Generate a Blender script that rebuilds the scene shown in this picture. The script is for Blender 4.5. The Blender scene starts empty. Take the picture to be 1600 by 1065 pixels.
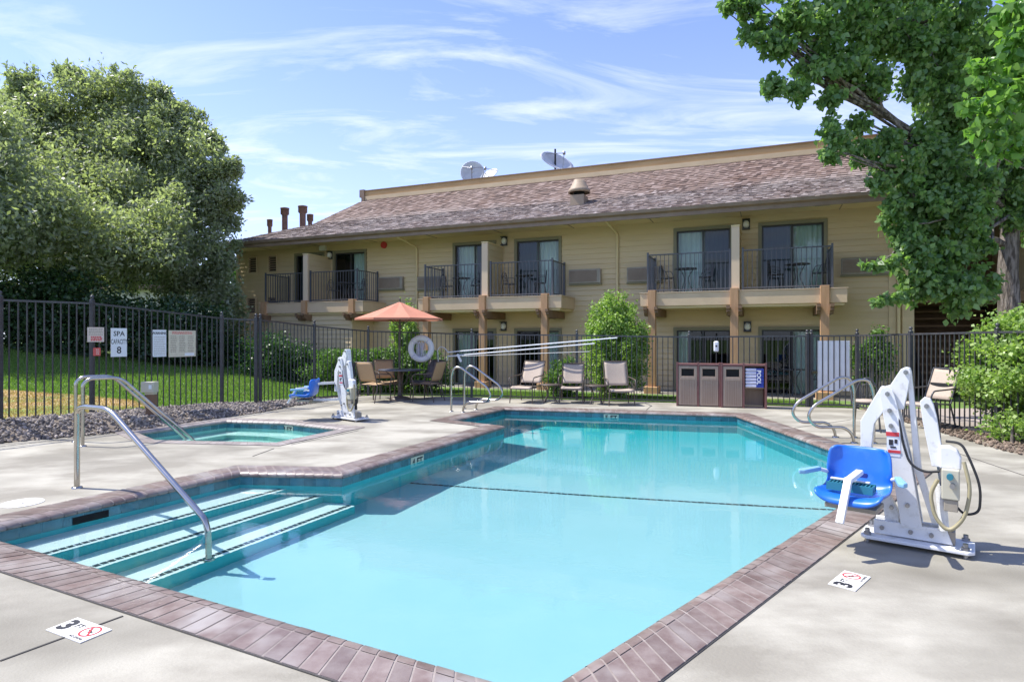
import bpy, bmesh, math, random
import numpy as np
from mathutils import Vector, Matrix
from mathutils.geometry import tessellate_polygon
random.seed(7); rng = np.random.default_rng(11)
R = math.radians; PI = math.pi
sc = bpy.context.scene
COL = sc.collection

# ---------------------------------------------------------------- camera
cam = bpy.data.objects.new('camera', bpy.data.cameras.new('camera')); COL.objects.link(cam)
cam.location = (0, 0, 1.5); cam.rotation_euler = (PI/2, 0, 0)
cam.data.lens = 21.6; cam.data.sensor_width = 36; cam.data.shift_y = -0.0034
cam.data.clip_start = 0.05; cam.data.clip_end = 1500
sc.camera = cam
sc.view_settings.view_transform = 'Standard'; sc.view_settings.look = 'None'
sc.view_settings.exposure = 0.95; sc.view_settings.gamma = 1
# ---------------------------------------------------------------- light
SUN_EL = R(58); az = Vector((-0.982, 0.188)).normalized()
sdir = Vector((az.x*math.cos(SUN_EL), az.y*math.cos(SUN_EL), math.sin(SUN_EL)))
sl = bpy.data.lights.new('sun', 'SUN'); sl.energy = 3.9; sl.angle = R(0.5); sl.color = (1, .965, .88)
sun = bpy.data.objects.new('sun', sl); COL.objects.link(sun)
sun.rotation_euler = sdir.to_track_quat('Z', 'Y').to_euler()
sl.cycles.is_caustics_light = True
world = bpy.data.worlds.new('World'); sc.world = world; world.use_nodes = True
nt = world.node_tree; N = nt.nodes; L = nt.links
bg = N['Background']
sky = N.new('ShaderNodeTexSky'); sky.sky_type = 'NISHITA'; sky.sun_disc = False
sky.sun_elevation = SUN_EL; sky.sun_rotation = math.atan2(az.x, az.y); sky.air_density = 1.0; sky.dust_density = 0.6; sky.ozone_density = 2.2
tc = N.new('ShaderNodeTexCoord')
sep = N.new('ShaderNodeSeparateXYZ'); L.new(tc.outputs['Generated'], sep.inputs[0])
def wmath(op, a, b=None, clamp=False):
    n = N.new('ShaderNodeMath'); n.operation = op; n.use_clamp = clamp
    for i, x in enumerate((a, b)):
        if x is None: continue
        if isinstance(x, (int, float)): n.inputs[i].default_value = x
        else: L.new(x, n.inputs[i])
    return n.outputs[0]
zc = wmath('MAXIMUM', sep.outputs[2], 0.05)
cx = wmath('DIVIDE', sep.outputs[0], wmath('ADD', zc, .12)); cy = wmath('DIVIDE', sep.outputs[1], wmath('ADD', zc, .12))
cmb = N.new('ShaderNodeCombineXYZ'); L.new(cx, cmb.inputs[0]); L.new(cy, cmb.inputs[1])
mp = N.new('ShaderNodeMapping'); mp.inputs['Rotation'].default_value = (0, 0, R(-24)); mp.inputs['Scale'].default_value = (.55, 1.5, 1); mp.inputs['Location'].default_value = (3.1, 1.7, 0)
L.new(cmb.outputs[0], mp.inputs[0])
nz = N.new('ShaderNodeTexNoise'); nz.inputs['Scale'].default_value = 1.9; nz.inputs['Detail'].default_value = 9; nz.inputs['Roughness'].default_value = .62; nz.inputs['Distortion'].default_value = .9
L.new(mp.outputs[0], nz.inputs['Vector'])
cr = N.new('ShaderNodeValToRGB'); cr.color_ramp.elements[0].position = .49; cr.color_ramp.elements[1].position = .74
L.new(nz.outputs[0], cr.inputs[0])
# thin milky veil low in the sky, as high thin cloud seen edge on
veil = wmath('MULTIPLY', wmath('POWER', wmath('SUBTRACT', 1.0, sep.outputs[2], True), 3.3), .62)
cf = wmath('ADD', wmath('MULTIPLY', cr.outputs[0], .66), veil, True)
mix = N.new('ShaderNodeMix'); mix.data_type = 'RGBA'
skb = N.new('ShaderNodeMix'); skb.data_type = 'RGBA'; skb.blend_type = 'MULTIPLY'; skb.inputs[0].default_value = 1
L.new(sky.outputs[0], skb.inputs[6]); skb.inputs[7].default_value = (.93, .985, 1.42, 1)
L.new(cf, mix.inputs[0]); L.new(skb.outputs[2], mix.inputs[6]); mix.inputs[7].default_value = (5.7, 6.1, 7.1, 1)
L.new(mix.outputs[2], bg.inputs[0]); bg.inputs[1].default_value = 0.107

# ---------------------------------------------------------------- materials
def mat(name, c, rough=.6, metal=0, c2=None, scale=4, detail=5, lo=.35, hi=.65, bump=0, bscale=None, c3=None, s3=.6, coat=0, spec=None, stretch=None, island=0, emit=None):
    m = bpy.data.materials.new(name); m.use_nodes = True; t = m.node_tree; n = t.nodes; l = t.links
    b = n['Principled BSDF']; b.inputs['Base Color'].default_value = (*c, 1); b.inputs['Roughness'].default_value = rough; b.inputs['Metallic'].default_value = metal
    if coat: b.inputs['Coat Weight'].default_value = coat
    if spec is not None: b.inputs['Specular IOR Level'].default_value = spec
    co = n.new('ShaderNodeTexCoord'); src = co.outputs['Object']
    if stretch:
        mm = n.new('ShaderNodeMapping'); mm.inputs['Scale'].default_value = stretch; l.new(src, mm.inputs[0]); src = mm.outputs[0]
    out = None
    if c2:
        z = n.new('ShaderNodeTexNoise'); z.inputs['Scale'].default_value = scale; z.inputs['Detail'].default_value = detail; z.inputs['Roughness'].default_value = .6; l.new(src, z.inputs['Vector'])
        r = n.new('ShaderNodeMapRange'); r.inputs[1].default_value = lo; r.inputs[2].default_value = hi; l.new(z.outputs[0], r.inputs[0])
        x = n.new('ShaderNodeMix'); x.data_type = 'RGBA'; l.new(r.outputs[0], x.inputs[0]); x.inputs[6].default_value = (*c, 1); x.inputs[7].default_value = (*c2, 1); out = x.outputs[2]
    if c3:
        z = n.new('ShaderNodeTexNoise'); z.inputs['Scale'].default_value = s3; z.inputs['Detail'].default_value = 3; l.new(src, z.inputs['Vector'])
        r = n.new('ShaderNodeMapRange'); r.inputs[1].default_value = .5; r.inputs[2].default_value = .7; l.new(z.outputs[0], r.inputs[0])
        x = n.new('ShaderNodeMix'); x.data_type = 'RGBA'; l.new(r.outputs[0], x.inputs[0]); l.new(out, x.inputs[6]); x.inputs[7].default_value = (*c3, 1); out = x.outputs[2]
    if island:
        g = n.new('ShaderNodeNewGeometry'); r = n.new('ShaderNodeMapRange'); l.new(g.outputs['Random Per Island'], r.inputs[0]); r.inputs[3].default_value = 1-island; r.inputs[4].default_value = 1+island
        x = n.new('ShaderNodeMix'); x.data_type = 'RGBA'; x.blend_type = 'MULTIPLY'; x.inputs[0].default_value = 1
        if out: l.new(out, x.inputs[6])
        else: x.inputs[6].default_value = (*c, 1)
        cc = n.new('ShaderNodeCombineColor'); [l.new(r.outputs[0], cc.inputs[i]) for i in range(3)]; l.new(cc.outputs[0], x.inputs[7]); out = x.outputs[2]
    if out: l.new(out, b.inputs['Base Color'])
    if bump:
        z = n.new('ShaderNodeTexNoise'); z.inputs['Scale'].default_value = bscale or 60; z.inputs['Detail'].default_value = 4; l.new(src, z.inputs['Vector'])
        p = n.new('ShaderNodeBump'); p.inputs['Strength'].default_value = bump; p.inputs['Distance'].default_value = .04 if name == 'bark' else .01; l.new(z.outputs[0], p.inputs['Height']); l.new(p.outputs[0], b.inputs['Normal'])
    if emit: b.inputs['Emission Color'].default_value = (*emit, 1); b.inputs['Emission Strength'].default_value = 1
    return m
def leafmat(name, a, b, tr=.35, rough=.45):
    m = bpy.data.materials.new(name); m.use_nodes = True; t = m.node_tree; n = t.nodes; l = t.links
    p = n['Principled BSDF']; p.inputs['Roughness'].default_value = rough; p.inputs['Specular IOR Level'].default_value = .45
    g = n.new('ShaderNodeNewGeometry'); x = n.new('ShaderNodeMix'); x.data_type = 'RGBA'; l.new(g.outputs['Random Per Island'], x.inputs[0]); x.inputs[6].default_value = (*a, 1); x.inputs[7].default_value = (*b, 1)
    l.new(x.outputs[2], p.inputs['Base Color'])
    tl = n.new('ShaderNodeBsdfTranslucent'); y = n.new('ShaderNodeMix'); y.data_type = 'RGBA'; y.blend_type = 'MULTIPLY'; y.inputs[0].default_value = 1; l.new(x.outputs[2], y.inputs[6]); y.inputs[7].default_value = (1.5, 1.75, .7, 1); l.new(y.outputs[2], tl.inputs[0])
    s = n.new('ShaderNodeMixShader'); s.inputs[0].default_value = tr; l.new(p.outputs[0], s.inputs[1]); l.new(tl.outputs[0], s.inputs[2]); l.new(s.outputs[0], n['Material Output'].inputs[0])
    return m
M = {}
M['concrete'] = mat('concrete', (.235, .215, .172), .85, c2=(.395, .37, .305), scale=1.0, detail=11, lo=.40, hi=.60, bump=.35, bscale=70, c3=(.18, .165, .13), s3=.62, stretch=(.8, 1.3, 1))
M['joint'] = mat('joint', (.06, .055, .05), .9)
M['brick'] = mat('coping brick', (.16, .11, .092), .36, c2=(.245, .195, .17), scale=7, c3=(.33, .295, .27), s3=2.6, bump=.12, bscale=50, island=.14)
M['greybrick'] = mat('grey coping brick', (.25, .21, .19), .5, c2=(.36, .32, .29), scale=6, bump=.1, bscale=50, island=.08)
M['mortar'] = mat('mortar', (.25, .21, .19), .9, c2=(.32, .275, .25), scale=12)
M['tile'] = mat('waterline tile', (.035, .125, .16), .15, c2=(.06, .19, .235), scale=9, island=.25)
M['grout'] = mat('grout', (.12, .26, .30), .7)
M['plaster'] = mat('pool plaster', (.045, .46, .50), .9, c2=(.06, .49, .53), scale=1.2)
M['shallow'] = mat('pool floor plaster with water tint', (.33, .555, .57), .9, c2=(.36, .58, .595), scale=1.2)
def absorb_tint(m, a, b, col):
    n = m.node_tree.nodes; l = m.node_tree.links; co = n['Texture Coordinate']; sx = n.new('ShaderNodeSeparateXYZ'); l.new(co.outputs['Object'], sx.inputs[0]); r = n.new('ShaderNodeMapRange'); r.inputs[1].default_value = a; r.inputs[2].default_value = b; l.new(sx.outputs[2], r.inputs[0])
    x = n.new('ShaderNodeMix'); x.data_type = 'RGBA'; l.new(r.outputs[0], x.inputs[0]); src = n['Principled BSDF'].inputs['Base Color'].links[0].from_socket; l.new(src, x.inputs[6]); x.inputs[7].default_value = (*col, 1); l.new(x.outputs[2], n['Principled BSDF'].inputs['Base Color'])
absorb_tint(M['shallow'], -1.10, -1.5, (.03, .51, .54))  # teal painted in with depth, standing in for light the water absorbs
M['spaplaster'] = mat('spa plaster', (.40, .72, .68), .9, c2=(.46, .76, .72), scale=3)
M['step'] = mat('step plaster', (.62, .75, .71), .85, c2=(.68, .79, .75), scale=5)
M['darktile'] = mat('dark tile', (.012, .035, .05), .4, island=.3)
M['steel'] = mat('stainless steel', (.52, .49, .44), .2, 1, c2=(.42, .40, .36), scale=5, bump=.03, bscale=30)
M['black'] = mat('black painted metal', (.045, .046, .052), .38, c2=(.065, .064, .068), scale=8)
M['balmetal'] = mat('balcony metal', (.085, .086, .095), .4)
M['siding'] = mat('siding', (.60, .465, .27), .75, c2=(.65, .51, .305), scale=1.2, c3=(.54, .42, .25), s3=.35, bump=.1, bscale=25, stretch=(.5, .5, 4))
M['stucco'] = mat('fascia stucco', (.66, .50, .315), .85, c2=(.60, .45, .28), scale=2.2, bump=.2, bscale=80)
M['trimgreen'] = mat('olive trim', (.22, .20, .125), .6)
M['soffit'] = mat('soffit', (.72, .58, .32), .8, c2=(.68, .54, .30), scale=1)
M['gutter'] = mat('gutter', (.22, .15, .105), .5, c2=(.28, .20, .145), scale=3)
M['post'] = mat('timber post', (.42, .24, .115), .7, c2=(.52, .31, .165), scale=3, stretch=(6, 6, .7), bump=.2, bscale=30)
M['beam'] = mat('dark timber', (.17, .10, .055), .75, c2=(.23, .14, .08), scale=3)
M['ridgetan'] = mat('ridge board', (.42, .27, .13), .75, c2=(.52, .35, .18), scale=1.5, stretch=(.5, 1, 3))
M['cream'] = mat('cream trim', (.68, .52, .35), .7)
M['glassdark'] = None
M['interior'] = mat('dark interior', (.03, .032, .034), .9)
M['curtain'] = mat('curtain', (.62, .70, .65), .9, c2=(.7, .77, .71), scale=2)
M['doorframe'] = mat('bronze door frame', (.035, .033, .032), .4)
M['acgrille'] = mat('grille metal', (.27, .235, .185), .55, c2=(.33, .29, .225), scale=5)
M['lamp'] = mat('frosted lamp glass', (.75, .74, .68), .35)
M['white'] = mat('white powder coat', (.72, .72, .71), .42, c2=(.50, .49, .46), scale=14, lo=.56, hi=.78, coat=.1)
M['whitep'] = mat('white plastic', (.80, .81, .83), .4, c2=(.73, .74, .76), scale=4)
M['blue'] = mat('blue seat plastic', (.012, .135, .58), .36, c2=(.05, .19, .60), scale=9, lo=.5, hi=.8, coat=.15)
M['paleblue'] = mat('pale blue pad', (.20, .40, .58), .45)
M['teal'] = mat('teal footrest', (.02, .17, .23), .5)
M['rubber'] = mat('black rubber', (.015, .015, .016), .6)
M['beige'] = mat('beige plastic', (.50, .47, .36), .5)
M['hose'] = mat('olive cable', (.34, .30, .18), .6)
M['rust'] = mat('rusty steel', (.2, .1, .05), .8, c2=(.1, .06, .04), scale=20)
M['bolt'] = mat('bolt steel', (.33, .33, .34), .35, .9)
M['red'] = mat('red paint', (.55, .04, .05), .5)
M['ink'] = mat('black ink', (.02, .02, .025), .6)
M['blueink'] = mat('blue ink', (.015, .035, .22), .7)
M['orange'] = mat('orange canvas', (.50, .205, .125), .8, c2=(.45, .18, .11), scale=3, bump=.1, bscale=200)
M['slingtan'] = mat('tan sling mesh', (.40, .265, .145), .75, c2=(.46, .31, .175), scale=60)
M['slinggrey'] = mat('taupe sling mesh', (.38, .305, .24), .75, c2=(.45, .365, .29), scale=60)
M['slingdark'] = mat('dark sling mesh', (.10, .085, .09), .75)
M['bronze'] = mat('bronze metal', (.075, .055, .045), .45, c2=(.1, .075, .06), scale=10)
M['tabletop'] = mat('slate table top', (.085, .09, .11), .3)
M['binframe'] = mat('maroon recycled board', (.15, .06, .055), .55, c2=(.18, .08, .07), scale=5)
M['binpanel'] = mat('taupe board', (.30, .22, .165), .6, c2=(.34, .255, .195), scale=3, stretch=(8, 8, .6))
M['towel'] = mat('white towel', (.66, .66, .76), .95, c2=(.56, .56, .68), scale=14, bump=.4, bscale=60)
M['towelblue'] = mat('blue towel print', (.03, .055, .30), .95, bump=.3, bscale=60)
M['grassblade'] = leafmat('grass blade', (.10, .185, .03), (.20, .30, .065), .35, .7)
M['lawn'] = mat('lawn', (.095, .17, .035), .95, c2=(.14, .225, .05), scale=18, c3=(.16, .19, .06), s3=.9)
M['rock'] = mat('river stone', (.21, .175, .145), .9, c2=(.31, .27, .23), scale=8, island=.6)
M['mulch'] = mat('mulch', (.12, .085, .06), .95, c2=(.2, .15, .11), scale=14, island=.5)
M['soil'] = mat('soil', (.15, .12, .09), .95, c2=(.24, .195, .15), scale=9, bump=.5, bscale=40)
M['gravel'] = mat('pale gravel', (.42, .36, .31), .95, c2=(.27, .225, .19), scale=26, bump=.6, bscale=60)
M['bark'] = mat('bark', (.075, .06, .048), .95, c2=(.24, .205, .175), scale=11, stretch=(1.6, 1.6, .3), bump=1, bscale=16, lo=.42, hi=.58)
M['leafR'] = leafmat('broad leaf', (.095, .18, .06), (.26, .38, .15), .44, .30)
M['leafN'] = leafmat('near broad leaf', (.10, .215, .045), (.22, .36, .09), .45, .32)
M['leafL'] = leafmat('willow leaf', (.20, .225, .145), (.39, .41, .295), .45, .42)
M['leafD'] = leafmat('dark leaf', (.03, .075, .022), (.065, .135, .038), .25, .4)
M['leafI'] = leafmat('ivy leaf', (.02, .05, .018), (.045, .09, .03), .2, .45)
M['leafH'] = leafmat('hedge leaf', (.07, .145, .03), (.15, .25, .06), .3, .45)
M['leafB'] = leafmat('bright shrub leaf', (.16, .27, .055), (.36, .46, .15), .38, .4)
M['farwall'] = mat('pale render', (.55, .53, .5), .8, c2=(.5, .48, .45), scale=1)
M['signwhite'] = mat('white sign', (.70, .73, .76), .5)
M['signcream'] = mat('cream sign', (.62, .58, .45), .5, c2=(.55, .5, .38), scale=20)
M['signpink'] = mat('faded sign', (.62, .52, .45), .55)
M['signred'] = mat('red sign', (.55, .09, .08), .5)
M['markwhite'] = mat('white marker tile', (.74, .72, .68), .5, c2=(.66, .64, .6), scale=20)
M['dish'] = mat('dish white', (.62, .62, .62), .5, c2=(.53, .53, .54), scale=5)
M['flue'] = mat('flue metal', (.13, .075, .06), .6, c2=(.19, .11, .09), scale=6)
M['vent'] = mat('tan vent metal', (.30, .225, .155), .6, c2=(.36, .275, .195), scale=5)
M['dark'] = mat('black opening', (.006, .006, .006), .9)
def glass_mat():
    m = bpy.data.materials.new('window glass'); m.use_nodes = True; t = m.node_tree; n = t.nodes; l = t.links; n.clear()
    o = n.new('ShaderNodeOutputMaterial'); a = n.new('ShaderNodeBsdfTransparent'); a.inputs[0].default_value = (.72, .80, .79, 1); g = n.new('ShaderNodeBsdfGlossy'); g.inputs['Roughness'].default_value = .01
    g.inputs['Color'].default_value = (.9, .95, 1, 1)
    lw = n.new('ShaderNodeLayerWeight'); lw.inputs[0].default_value = .35
    r = n.new('ShaderNodeMapRange'); l.new(lw.outputs['Fresnel'], r.inputs[0]); r.inputs[3].default_value = .03; r.inputs[4].default_value = .32
    x = n.new('ShaderNodeMixShader'); l.new(r.outputs[0], x.inputs[0]); l.new(a.outputs[0], x.inputs[1]); l.new(g.outputs[0], x.inputs[2]); l.new(x.outputs[0], o.inputs[0]); return m
M['glass'] = glass_mat()
M['screen'] = glass_mat(); M['screen'].name = 'insect screen'; M['screen'].node_tree.nodes['Transparent BSDF'].inputs[0].default_value = (.16, .2, .21, 1)
def water_mat(name, col, amp):
    m = bpy.data.materials.new(name); m.use_nodes = True; t = m.node_tree; n = t.nodes; l = t.links; n.clear()
    o = n.new('ShaderNodeOutputMaterial'); g = n.new('ShaderNodeBsdfGlass'); g.inputs['IOR'].default_value = 1.33; g.inputs['Roughness'].default_value = 0; g.inputs['Color'].default_value = (*col, 1)
    tcn = n.new('ShaderNodeTexCoord'); a = n.new('ShaderNodeTexNoise'); a.inputs['Scale'].default_value = 2.2; a.inputs['Detail'].default_value = 6; a.inputs['Roughness'].default_value = .58
    b = n.new('ShaderNodeBump'); b.inputs['Strength'].default_value = amp; b.inputs['Distance'].default_value = .02
    l.new(tcn.outputs['Object'], a.inputs['Vector']); l.new(a.outputs[0], b.inputs['Height']); l.new(b.outputs[0], g.inputs['Normal']); l.new(g.outputs[0], o.inputs[0]); return m
M['water'] = water_mat('pool water', (.93, .99, 1), .10)
M['spawater'] = water_mat('spa water', (.93, 1, .98), .35)

# shingle roof: courses from real lap geometry plus per-shingle tone
def roof_mat():
    m = bpy.data.materials.new('wood shingle'); m.use_nodes = True; t = m.node_tree; n = t.nodes; l = t.links; b = n['Principled BSDF']; b.inputs['Roughness'].default_value = .85
    g = n.new('ShaderNodeNewGeometry'); r = n.new('ShaderNodeValToRGB'); e = r.color_ramp.elements
    e[0].position = 0; e[0].color = (.08, .055, .05, 1); e[1].position = 1; e[1].color = (.36, .31, .30, 1)
    k = e.new(.35); k.color = (.19, .14, .125, 1); k = e.new(.6); k.color = (.20, .145, .12, 1); k = e.new(.8); k.color = (.30, .25, .24, 1)
    l.new(g.outputs['Random Per Island'], r.inputs[0])
    co = n.new('ShaderNodeTexCoord'); z = n.new('ShaderNodeTexNoise'); z.inputs['Scale'].default_value = .8; z.inputs['Detail'].default_value = 6; l.new(co.outputs['Object'], z.inputs['Vector'])
    x = n.new('ShaderNodeMix'); x.data_type = 'RGBA'; q = n.new('ShaderNodeMapRange'); q.inputs[1].default_value = .4; q.inputs[2].default_value = .68; q.inputs[4].default_value = .55; l.new(z.outputs[0], q.inputs[0]); l.new(q.outputs[0], x.inputs[0]); l.new(r.outputs[0], x.inputs[6]); x.inputs[7].default_value = (.31, .275, .26, 1)
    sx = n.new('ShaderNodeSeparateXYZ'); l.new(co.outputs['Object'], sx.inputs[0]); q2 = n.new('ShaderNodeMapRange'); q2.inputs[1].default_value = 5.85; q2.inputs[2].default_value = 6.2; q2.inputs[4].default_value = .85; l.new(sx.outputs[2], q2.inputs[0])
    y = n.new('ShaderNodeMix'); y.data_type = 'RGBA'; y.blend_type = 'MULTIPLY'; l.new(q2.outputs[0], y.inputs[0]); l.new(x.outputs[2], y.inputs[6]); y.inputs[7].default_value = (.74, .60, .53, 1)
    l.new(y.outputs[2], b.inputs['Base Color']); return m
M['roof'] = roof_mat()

# ---------------------------------------------------------------- helpers
def tag(o, label=None, cat=None, group=None, kind=None):
    if label: o['label'] = label
    if cat: o['category'] = cat
    if group: o['group'] = group
    if kind: o['kind'] = kind
    return o
def empty(name, loc=(0, 0, 0), rz=0, label=None, cat=None, group=None, parent=None):
    o = bpy.data.objects.new(name, None); COL.objects.link(o); o.location = loc; o.rotation_euler = (0, 0, rz); o.empty_display_size = .2
    if parent: o.parent = parent
    return tag(o, label, cat, group)
class MB:
    def __init__(s): s.v = []; s.f = []; s.sm = []
    def add(s, vs, fs, smooth=False, T=None):
        k = len(s.v)
        for p in vs: s.v.append(tuple(T @ Vector(p)) if T is not None else tuple(p))
        for f in fs: s.f.append(tuple(i+k for i in f)); s.sm.append(smooth)
        return s
    def box(s, x0, x1, y0, y1, z0, z1, T=None):
        return s.add([(x0, y0, z0), (x1, y0, z0), (x1, y1, z0), (x0, y1, z0), (x0, y0, z1), (x1, y0, z1), (x1, y1, z1), (x0, y1, z1)],
                     [(0, 3, 2, 1), (4, 5, 6, 7), (0, 1, 5, 4), (1, 2, 6, 5), (2, 3, 7, 6), (3, 0, 4, 7)], False, T)
    def bar(s, a, b, w, h=None, up=(0, 0, 1)):
        a = Vector(a); b = Vector(b); h = h or w; d = (b-a); ln = d.length; d.normalize(); u = Vector(up)
        if abs(d.dot(u)) > .98: u = Vector((0, 1, 0))
        x = d.cross(u).normalized(); z = x.cross(d)
        T = Matrix((( x.x, d.x, z.x, a.x), (x.y, d.y, z.y, a.y), (x.z, d.z, z.z, a.z), (0, 0, 0, 1)))
        return s.box(-w/2, w/2, 0, ln, -h/2, h/2, T)
    def prism(s, poly, z0, z1, T=None):   # poly ccw xy
        n = len(poly); vs = [(x, y, z0) for x, y in poly]+[(x, y, z1) for x, y in poly]
        return s.add(vs, [tuple(range(n-1, -1, -1)), tuple(range(n, 2*n))]+[(i, (i+1) % n, (i+1) % n+n, i+n) for i in range(n)], False, T)
    def tube(s, pts, r, n=10, cap=True, closed=False, radii=None):
        P = [Vector(p) for p in pts]; m = len(P); rings = []; u = None
        for i in range(m):
            if closed: d = P[(i+1) % m]-P[i-1]
            else: d = P[min(i+1, m-1)]-P[max(i-1, 0)]
            if d.length < 1e-9: d = Vector((0, 0, 1))
            d.normalize()
            if u is None:
                u = d.orthogonal().normalized()
            else:
                u = (u-d*u.dot(d)); u = u.normalized() if u.length > 1e-6 else d.orthogonal().normalized()
            w = d.cross(u); rr = radii[i] if radii else r
            rings.append([P[i]+(u*math.cos(2*PI*k/n)+w*math.sin(2*PI*k/n))*rr for k in range(n)])
        vs = [p for rg in rings for p in rg]; fs = []
        for i in range(m if closed else m-1):
            j = (i+1) % m
            for k in range(n): fs.append((i*n+k, i*n+(k+1) % n, j*n+(k+1) % n, j*n+k))
        s.add(vs, fs, True)
        if cap and not closed:
            s.add(rings[0], [tuple(range(n-1, -1, -1))]); s.add(rings[-1], [tuple(range(n))])
        return s
    def lathe(s, prof, c=(0, 0, 0), n=24, T=None, smooth=True):
        vs = [(c[0]+r*math.cos(2*PI*k/n), c[1]+r*math.sin(2*PI*k/n), c[2]+z) for r, z in prof for k in range(n)]
        return s.add(vs, [(i*n+k, i*n+(k+1) % n, (i+1)*n+(k+1) % n, (i+1)*n+k) for i in range(len(prof)-1) for k in range(n)], smooth, T)
    def cyl(s, c, r, h, n=20, T=None):
        s.lathe([(0.0001, 0), (r, 0), (r, h), (0.0001, h)], c, n, T, False); return s
    def build(s, name, m, parent=None, bevel=0, thick=0, T=None):
        me = bpy.data.meshes.new(name); me.from_pydata(s.v, [], s.f); me.polygons.foreach_set('use_smooth', s.sm)
        me.materials.append(M[m] if isinstance(m, str) else m); me.update()
        o = bpy.data.objects.new(name, me); COL.objects.link(o)
        if parent: o.parent = parent
        if thick: q = o.modifiers.new('t', 'SOLIDIFY'); q.thickness = thick; q.offset = 0
        if bevel: q = o.modifiers.new('b', 'BEVEL'); q.width = bevel; q.segments = 2; q.limit_method = 'ANGLE'; q.angle_limit = R(40)
        return o
def raw_mesh(name, co, nface, per, m, parent=None, smooth=False):
    me = bpy.data.meshes.new(name); nv = len(co); me.vertices.add(nv); me.vertices.foreach_set('co', np.asarray(co, np.float32).ravel())
    me.loops.add(nface*per); me.loops.foreach_set('vertex_index', np.arange(nface*per, dtype=np.int32) if nv == nface*per else None)
    me.polygons.add(nface); me.polygons.foreach_set('loop_start', np.arange(0, nface*per, per, dtype=np.int32)); me.polygons.foreach_set('loop_total', np.full(nface, per, np.int32))
    me.update(calc_edges=True); me.materials.append(M[m])
    o = bpy.data.objects.new(name, me); COL.objects.link(o)
    if parent: o.parent = parent
    return o
def dup(o, loc=None, rz=None, parent=None, label=None):
    c = o.copy(); COL.objects.link(c)
    if parent: c.parent = parent
    if loc is not None: c.location = loc
    if rz is not None: c.rotation_euler = (0, 0, rz)
    if label: c['label'] = label
    for ch in list(o.children): dup(ch, parent=c)
    return c
def smooth_path(pts, r=.08, n=5):     # round the corners of a polyline
    P = [Vector(p) for p in pts]; out = [P[0]]
    for i in range(1, len(P)-1):
        a = (P[i-1]-P[i]); b = (P[i+1]-P[i]); q = min(r, a.length*.48, b.length*.48); A = P[i]+a.normalized()*q; B = P[i]+b.normalized()*q
        for k in range(n+1):
            t = k/n; out.append(A*(1-t)**2+P[i]*2*t*(1-t)+B*t*t)
    out.append(P[-1]); return out
def text_mb(txt, size, T, align='CENTER', bold=.0, sx=1):
    c = bpy.data.curves.new('t', 'FONT'); c.body = txt; c.size = size; c.align_x = align; c.align_y = 'CENTER'; c.offset = bold; c.resolution_u = 2
    o = bpy.data.objects.new('t', c); COL.objects.link(o); dg = bpy.context.evaluated_depsgraph_get(); me = bpy.data.meshes.new_from_object(o.evaluated_get(dg))
    S = Matrix.Diagonal((sx, 1, 1, 1)); mb = MB(); mb.add([S @ v.co for v in me.vertices], [tuple(p.vertices) for p in me.polygons], False, T)
    bpy.data.objects.remove(o); bpy.data.curves.remove(c); bpy.data.meshes.remove(me); return mb
def G(px, py, z=0.0):      # ground point seen at a photograph pixel
    Y = 960*(1.5-z)/(py-527); return Vector(((px-800)/960*Y, Y, z))
def frame(o, x, z=(0, 0, 1)):   # matrix with origin o, x axis x, z axis z
    x = Vector(x).normalized(); z = Vector(z); y = z.cross(x).normalized(); z = x.cross(y).normalized()
    return Matrix(((x.x, y.x, z.x, o[0]), (x.y, y.y, z.y, o[1]), (x.z, y.z, z.z, o[2]), (0, 0, 0, 1)))
def offset_poly(P, d):      # outward offset of a ccw or cw polygon (2D)
    n = len(P); A = sum(P[i][0]*P[(i+1) % n][1]-P[(i+1) % n][0]*P[i][1] for i in range(n)); s = 1 if A > 0 else -1; out = []
    for i in range(n):
        p0 = Vector(P[i-1]); p1 = Vector(P[i]); p2 = Vector(P[(i+1) % n]); a = (p1-p0).normalized(); b = (p2-p1).normalized()
        na = Vector((a.y, -a.x))*s; nb = Vector((b.y, -b.x))*s; m = (na+nb).normalized(); out.append(tuple(p1+m*(d/max(.35, m.dot(na)))))
    return out
def inside(x, y, P):
    c = False; n = len(P)
    for i in range(n):
        x1, y1 = P[i][:2]; x2, y2 = P[(i+1) % n][:2]
        if (y1 > y) != (y2 > y) and x < (x2-x1)*(y-y1)/(y2-y1)+x1: c = not c
    return c

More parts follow.
